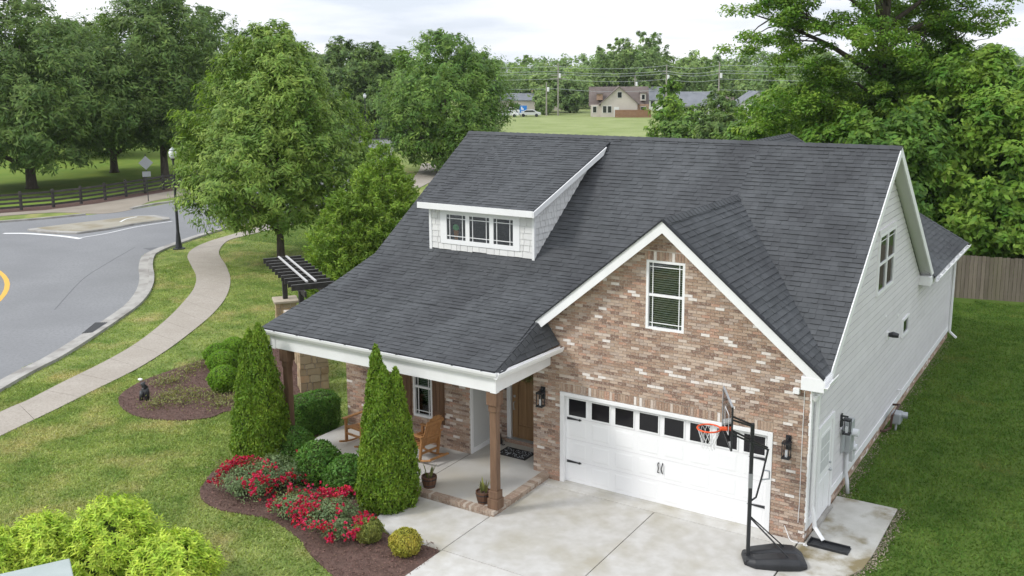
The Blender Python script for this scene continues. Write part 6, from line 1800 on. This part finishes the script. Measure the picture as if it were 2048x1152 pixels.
# far wood: one mass behind the meadow and the park
def wood(name, label, spots, leaf, seed):
    rg = np.random.default_rng(seed)
    P_, N_ = [], []
    for (u, dist, h, rad) in spots:
        xy = DU(u, dist)
        pos, nr, _ = crown_points(rg, xy, 0.3, h, rad, RND, 42, 36, 1.6 * rad / 5, 0.8, 0.2, core=0.2)
        P_.append(pos); N_.append(nr)
    P_ = np.concatenate(P_); N_ = np.concatenate(N_)
    tag(obj(name, quads(name, P_, N_, rg.normal(size=P_.shape), 1.15 * (0.6 + 0.8 * rg.random(len(P_))), 0.52), M[leaf]), label, 'wood', kind='stuff')
wr = random.Random(77)
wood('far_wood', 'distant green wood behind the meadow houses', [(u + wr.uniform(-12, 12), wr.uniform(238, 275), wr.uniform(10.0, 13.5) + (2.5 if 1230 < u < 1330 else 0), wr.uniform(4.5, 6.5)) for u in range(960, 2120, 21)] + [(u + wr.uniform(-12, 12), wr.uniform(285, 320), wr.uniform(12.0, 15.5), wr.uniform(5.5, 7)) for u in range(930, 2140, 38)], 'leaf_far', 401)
wood('park_wood', 'shadowy wood closing the view behind the park oaks', [(u + wr.uniform(-10, 10), wr.uniform(150, 185), wr.uniform(9, 13), wr.uniform(5, 6.5)) for u in range(-160, 820, 30)], 'leaf_oak_dark', 402)
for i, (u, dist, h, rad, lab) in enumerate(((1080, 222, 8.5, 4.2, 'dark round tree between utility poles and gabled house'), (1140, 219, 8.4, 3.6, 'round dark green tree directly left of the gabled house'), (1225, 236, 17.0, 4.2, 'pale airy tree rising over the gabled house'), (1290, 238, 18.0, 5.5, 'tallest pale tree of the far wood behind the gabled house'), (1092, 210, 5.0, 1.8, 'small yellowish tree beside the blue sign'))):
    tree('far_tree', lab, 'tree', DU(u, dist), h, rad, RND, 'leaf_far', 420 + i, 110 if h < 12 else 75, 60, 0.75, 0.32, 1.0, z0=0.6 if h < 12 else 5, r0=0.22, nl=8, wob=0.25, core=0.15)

# ------------------------------------------------------------------ far houses, poles, cars
M['roof_brown'] = mat('brown_shingle_roof', (0.13, 0.105, 0.095), (0.17, 0.14, 0.125), 0.6, 0.9)
M['roof_grey'] = mat('grey_shingle_roof', (0.16, 0.17, 0.19), (0.20, 0.21, 0.23), 0.6, 0.9)
M['stucco'] = mat('beige_siding', (0.52, 0.47, 0.42), (0.56, 0.51, 0.46), 0.8, 0.8)
M['white_wall'] = mat('white_siding', (0.72, 0.72, 0.70), rough=0.7)
M['far_brick'] = mat('far_brick', (0.32, 0.20, 0.14), (0.38, 0.26, 0.19), 3, 0.9)
M['fence_brown'] = mat('brown_fence', (0.24, 0.13, 0.075), (0.28, 0.16, 0.095), 2, 0.85)
M['sign_blue'] = mat('blue_sign_face', (0.02, 0.19, 0.55), rough=0.4)
M['sign_yellow'] = mat('yellow_sign_face', (0.80, 0.62, 0.08), rough=0.4)
M['car_white'] = mat('white_car_paint', (0.75, 0.76, 0.78), rough=0.25, coat=0.6)
M['car_silver'] = mat('silver_car_paint', (0.55, 0.56, 0.57), rough=0.35, coat=0.5)
vdir = unit((-0.46, 0.885, 0))                 # roughly away from the viewer over there
def frame(u, dist, yaw=0.0):
    x, y = DU(u, dist)
    a = unit((math.cos(R(28 + yaw)), math.sin(R(28 + yaw)), 0)); b = unit((-a[1], a[0], 0))
    O = V3((x, y, 0))
    return lambda p: O + a * p[0] + b * p[1] + V3((0, 0, p[2]))
def fbox(f, x0, x1, y0, y1, z0, z1):
    vs = [f(p) for p in ((x0, y0, z0), (x1, y0, z0), (x1, y1, z0), (x0, y1, z0), (x0, y0, z1), (x1, y0, z1), (x1, y1, z1), (x0, y1, z1))]
    return MB().add(vs, [(3, 2, 1, 0), (4, 5, 6, 7), (0, 1, 5, 4), (1, 2, 6, 5), (2, 3, 7, 6), (3, 0, 4, 7)])
def fgable(f, x0, x1, y0, y1, z0, zr, ov=0.4, along='y', th=0.18):
    """gabled roof, ridge along y or x; returns roof builder and gable wall builder"""
    rf, gw_ = MB(), MB()
    if along == 'y':
        xm = (x0 + x1) / 2; s = (zr - z0) / (xm - x0)
        for sg in (-1, 1):
            xe = xm + sg * (xm - x0 + ov); ze = z0 - s * ov
            A, B, C_, D_ = (xe, y0 - ov, ze), (xm, y0 - ov, zr), (xm, y1 + ov, zr), (xe, y1 + ov, ze)
            rf.add([f(p) for p in (A, B, C_, D_)] + [f((p[0], p[1], p[2] - th)) for p in (A, B, C_, D_)], [(0, 1, 2, 3), (7, 6, 5, 4), (0, 4, 5, 1), (1, 5, 6, 2), (2, 6, 7, 3), (3, 7, 4, 0)])
        for yy in (y0, y1):
            gw_.add([f(p) for p in ((x0, yy, z0), (x1, yy, z0), (xm, yy, zr - 0.1), (x0, yy + 0.1, z0), (x1, yy + 0.1, z0), (xm, yy + 0.1, zr - 0.1))], [(0, 1, 2), (5, 4, 3), (0, 3, 4, 1), (1, 4, 5, 2), (2, 5, 3, 0)])
    else:
        ym = (y0 + y1) / 2; s = (zr - z0) / (ym - y0)
        for sg in (-1, 1):
            ye = ym + sg * (ym - y0 + ov); ze = z0 - s * ov
            A, B, C_, D_ = (x0 - ov, ye, ze), (x1 + ov, ye, ze), (x1 + ov, ym, zr), (x0 - ov, ym, zr)
            rf.add([f(p) for p in (A, B, C_, D_)] + [f((p[0], p[1], p[2] - th)) for p in (A, B, C_, D_)], [(0, 1, 2, 3), (7, 6, 5, 4), (0, 4, 5, 1), (1, 5, 6, 2), (2, 6, 7, 3), (3, 7, 4, 0)])
        for xx in (x0, x1):
            gw_.add([f(p) for p in ((xx, y0, z0), (xx, y1, z0), (xx, ym, zr - 0.1), (xx - 0.1, y0, z0), (xx - 0.1, y1, z0), (xx - 0.1, ym, zr - 0.1))], [(0, 1, 2), (5, 4, 3), (0, 3, 4, 1), (1, 4, 5, 2), (2, 5, 3, 0)])
    return rf, gw_
def gables(gw_, m_, parent):
    for i in range(2):
        MB().add(gw_.v[i * 6:i * 6 + 6], [(0, 1, 2), (5, 4, 3), (0, 3, 4, 1), (1, 4, 5, 2), (2, 5, 3, 0)]).build('gable_wall', m_, parent)
def fwin(f, x, z, w_, h_, y, parent):
    o = fbox(f, x - w_ / 2 - 0.08, x + w_ / 2 + 0.08, y - 0.05, y + 0.02, z - 0.08, z + h_ + 0.08).build('window', M['white_wall'], parent)
    fbox(f, x - w_ / 2, x + w_ / 2, y - 0.07, y - 0.051, z, z + h_).build('pane', M['dark_glass'], o)

# beige gabled house across the meadow
f = frame(1238, 199)
t = thing('gabled_house', 'beige house with steep brown roofs and dormers across the meadow', 'house', tuple(f((0, 0, 0))))
fbox(f, -3.8, 3.6, 0, 8, 0, 2.9).build('wall', M['stucco'], t)
rf, gwl = fgable(f, -3.8, 3.6, 0, 8, 2.9, 6.2, 0.4, 'y')
r_o = rf.build('roof', M['roof_brown'], t); gables(gwl, M['stucco'], t)
fbox(f, -5.8, -3.81, 1, 8, 0, 2.4).build('wall', M['stucco'], t)
rf, gwl = fgable(f, -5.9, 5.8, 2.5, 9.5, 2.5, 6.0, 0.3, 'x')
rf.build('roof', M['roof_brown'], t); gables(gwl, M['stucco'], t)
fbox(f, 3.61, 6.0, 1.5, 8, 0, 2.5).build('wall', M['far_brick'], t)
fbox(f, -4.6, -3.4, 1.2, 4, 3.4, 4.6).build('dormer', M['far_brick'], t)
fbox(f, -4.8, -3.2, 1.0, 4, 4.61, 4.8).build('dormer_roof', M['roof_brown'], t)
fbox(f, 4.3, 5.4, 2.0, 5, 3.2, 4.7).build('dormer', M['stucco'], t)
fbox(f, 4.1, 5.6, 1.8, 5, 4.71, 4.95).build('dormer_roof', M['roof_brown'], t)
fwin(f, 0.0, 3.9, 0.8, 1.1, 0, t); fwin(f, -3.0, 0.9, 0.7, 1.3, 0, t); fwin(f, -2.0, 0.9, 0.7, 1.3, 0, t); fwin(f, 4.85, 3.5, 0.6, 0.9, 2.0, t); fwin(f, 4.9, 1.0, 1.0, 1.0, 1.5, t); fwin(f, -5.0, 0.9, 0.7, 1.2, 1, t)
fbox(f, -1.1, -0.1, -0.06, -0.01, 0, 2.05).build('door', M['white_wall'], t)
t2 = thing('yard_fence', 'brown board fence in front of the beige gabled house', 'fence', tuple(f((2.5, -2, 0))))
for i in range(36):
    x0 = -1.0 + i * 0.2
    fbox(f, x0, x0 + 0.19, -2.2, -2.16, 0, 1.55).build('board', M['fence_brown'], t2)
for zz in (0.4, 1.2):
    fbox(f, -1.0, 6.2, -2.155, -2.1, zz, zz + 0.1).build('rail', M['fence_brown'], t2)
# grey-roofed white house
f = frame(1398, 190, -8)
t = thing('white_house', 'low white house with grey roof behind the meadow shrubs', 'house', tuple(f((0, 0, 0))))
fbox(f, -4.5, 3.2, 0, 7, 0, 2.9).build('wall', M['white_wall'], t)
rf, gwl = fgable(f, -4.5, 3.2, 0, 7, 2.9, 5.2, 0.4, 'x')
rf.build('roof', M['roof_grey'], t); gables(gwl, M['white_wall'], t)
fbox(f, 3.21, 6.0, 1.5, 7, 0, 2.9).build('wall', M['stucco'], t)
rf, gwl = fgable(f, 3.21, 6.0, 1.5, 7, 2.9, 4.6, 0.3, 'x')
rf.build('roof', M['roof_brown'], t); gables(gwl, M['stucco'], t)
for x in (0.4, -2.2):
    fwin(f, x, 0.9, 1.1, 1.4, 0, t)
    for s_ in (-0.85, 0.85):
        fbox(f, x + s_ - 0.2, x + s_ + 0.2, -0.06, -0.003, 0.8, 2.4).build('shutter', M['black'], t)
for (u, dist, lab) in ((1512, 185, 'white cottage with steep grey roof half hidden by shrubs'), (1598, 160, 'white cottage glimpsed through the thicket branches'), (1290, 230, 'white outbuilding peeping out behind the gabled house')):
    f = frame(u, dist, 5)
    t = thing('cottage', lab, 'house', tuple(f((0, 0, 0))))
    fbox(f, -4.0, 4.0, 0, 6, 0, 2.8).build('wall', M['white_wall'], t)
    rf, gwl = fgable(f, -4.0, 4.0, 0, 6, 2.8, 5.4, 0.4, 'y' if u != 1290 else 'x')
    rf.build('roof', M['roof_grey'], t); gables(gwl, M['white_wall'], t)
    fwin(f, -1.2, 0.9, 0.9, 1.3, 0, t); fwin(f, 1.6, 0.9, 0.9, 1.3, 0, t)
# roadside shop buildings and sign
f = frame(1052, 216, 4)
t = thing('shop_building', 'low beige shop with grey hip roof near the blue sign', 'shop', tuple(f((0, 0, 0))))
fbox(f, -6.5, 2.0, 0, 8, 0, 3.1).build('wall', M['stucco'], t)
rf, gwl = fgable(f, -6.5, 2.0, 0, 8, 3.1, 4.4, 0.3, 'x')
rf.build('roof', M['roof_grey'], t); gables(gwl, M['stucco'], t)
fwin(f, -2.0, 0.8, 1.6, 1.3, 0, t)
f = frame(1086, 232, 4)
t = thing('shop_building', 'tan gabled shop with brown roof behind the yellowish tree', 'shop', tuple(f((0, 0, 0))))
fbox(f, -4.0, 4.5, 0, 8, 0, 3.6).build('wall', M['stucco'], t)
rf, gwl = fgable(f, -4.0, 4.5, 0, 8, 3.6, 6.2, 0.4, 'y')
rf.build('roof', M['far_brick'], t); gables(gwl, M['stucco'], t)
fwin(f, 0.0, 1.0, 1.6, 1.3, 0, t)
f = frame(1047, 204, 0)
t = thing('pylon_sign', 'blue shop sign with white emblem on two short legs', 'sign', tuple(f((0, 0, 0))))
for x in (-0.6, 0.6): fbox(f, x - 0.08, x + 0.08, 0, 0.16, 0, 0.7).build('leg', M['black'], t)
fbox(f, -0.75, 0.75, 0, 0.2, 0.7, 2.2).build('panel', M['sign_blue'], t)
fbox(f, -0.45, -0.2, -0.02, -0.003, 1.35, 2.0).build('emblem', M['white_wall'], t); fbox(f, -0.199, 0.1, -0.02, -0.003, 1.35, 1.62).build('emblem', M['white_wall'], t); fbox(f, -0.5, 0.5, -0.02, -0.003, 0.95, 1.12).build('lettering', M['white_wall'], t)
f = frame(1081, 216, 0)
t = thing('roadside_sign', 'small yellow sign on a pole near the tan shop', 'sign', tuple(f((0, 0, 0))))
fbox(f, -0.06, 0.06, 0, 0.12, 0, 4.4).build('pole', M['pole'], t)
fbox(f, -0.5, 0.5, -0.06, -0.002, 3.6, 4.5).build('panel', M['sign_yellow'], t)
# parked cars
def car(label, u, dist, m_):
    f = frame(u, dist, 0)
    t_ = thing('parked_car', label, 'car', tuple(f((0, 0, 0))), 'cars parked by the shop')
    pr_ = [(-2.2, 0.35), (-2.25, 0.75), (-1.6, 0.92), (-0.9, 1.42), (0.7, 1.45), (1.5, 0.98), (2.2, 0.85), (2.25, 0.35)]
    n = len(pr_)
    MB().add([f((x, y, z_)) for y in (0, 1.75) for x, z_ in pr_], [tuple(range(n)), tuple(range(2 * n - 1, n - 1, -1))] + [(i, n + i, n + (i + 1) % n, (i + 1) % n) for i in range(n)]).build('body', m_, t_, bevel=0.06)
    MB().add([f((x, y, z_)) for y in (-0.012, -0.002) for x, z_ in ((-1.3, 0.98), (1.2, 0.98), (0.6, 1.36), (-0.8, 1.36))], [(0, 1, 2, 3), (7, 6, 5, 4), (0, 4, 5, 1), (1, 5, 6, 2), (2, 6, 7, 3), (3, 7, 4, 0)]).build('side_window', M['dark_glass'], t_)
    for x in (-1.35, 1.35):
        for y in (-0.02, 1.57):
            MB().tube([f((x, y, 0.33)), f((x, y + 0.2, 0.33))], 0.33, 14).build('wheel', M['rubber'], t_)
car('white car parked closest to the meadow beside the blue sign', 1016, 200, M['car_white'])
car('silver car parked just past the blue sign', 1060, 201, M['car_silver'])
car('white car half hidden by the round oak near the shop', 1022, 213, M['car_white'])

# utility poles and wires
def upole(label, u, dist, h, arms):
    f = frame(u, dist, 0)
    t_ = thing('utility_pole', label, 'utility pole', tuple(f((0, 0, 0))), 'utility poles beyond the meadow')
    MB().tube([f((0, 0, 0)), f((0, 0, h))], [0.17, 0.11], 8).build('pole', M['pole'], t_)
    for zz, w_ in arms:
        fbox(f, -w_ / 2, w_ / 2, -0.06, 0.06, zz, zz + 0.14).build('crossarm', M['pole'], t_)
    MB().lathe(tuple(f((0.35, 0, h * 0.72))), [(0, 0.2), (0.1, 0.24), (0.8, 0.24), (0.9, 0.15)], 10).build('transformer', M['lamp_glass'], t_)
    return f
pf = [upole('short grey utility pole with transformer beside the blue sign', 1093, 205, 7.0, []),
      upole('tall utility pole with double crossarms left of the gabled house', 1116, 206, 10.9, [(8.3, 3.0), (7.6, 3.4)]),
      upole('utility pole rising behind the upright young tree', 1330, 196, 10.4, [(9.0, 1.6)]),
      upole('utility pole with transformer behind the grey-roofed house', 1434, 190, 10.8, [(8.6, 1.2)]),
      upole('short utility pole behind the ridge of the gabled house', 1268, 222, 8.0, [(7.2, 0.8)])]
ends = [V3((*DU(300, 260), 11)), pf[1]((0, 0, 0)), pf[2]((0, 0, 0)), pf[3]((0, 0, 0)), V3((*DU(2300, 185), 0))]
for k, (zz, off, lab) in enumerate(((10.2, 0.0, 'uppermost'), (9.2, -0.7, 'second'), (8.7, 0.7, 'third'), (7.6, 1.2, 'fourth'), (5.6, 0.2, 'lowest'))):
    mbw = MB()
    for a, b in zip(ends[:-1], ends[1:]):
        pa, pb = V3((a[0], a[1] + off, zz)), V3((b[0], b[1] + off, zz))
        mbw.tube([pa + (pb - pa) * s_ - V3((0, 0, 4 * 0.55 * s_ * (1 - s_))) for s_ in np.linspace(0, 1, 13)], 0.035, 4, cap=False)
    tag(mbw.build('power_line', M['wire']), '%s overhead power line strung between the utility poles' % lab, 'power line', 'power lines')

# ------------------------------------------------------------------ thin air between here and the far wood
hm = bpy.data.materials.new('thin_haze'); hm.use_nodes = True
hn = hm.node_tree.nodes; hn.clear()
ho = hn.new('ShaderNodeOutputMaterial'); hv = hn.new('ShaderNodeVolumePrincipled')
hv.inputs['Color'].default_value = (0.92, 0.96, 1.0, 1); hv.inputs['Density'].default_value = 0.00014; hv.inputs['Anisotropy'].default_value = 0.2
hm.node_tree.links.new(hv.outputs[0], ho.inputs['Volume'])
hz_box = MB().box(-520, 420, -120, 520, -1.0, 24.0).build('haze', hm)
tag(hz_box, kind='stuff')
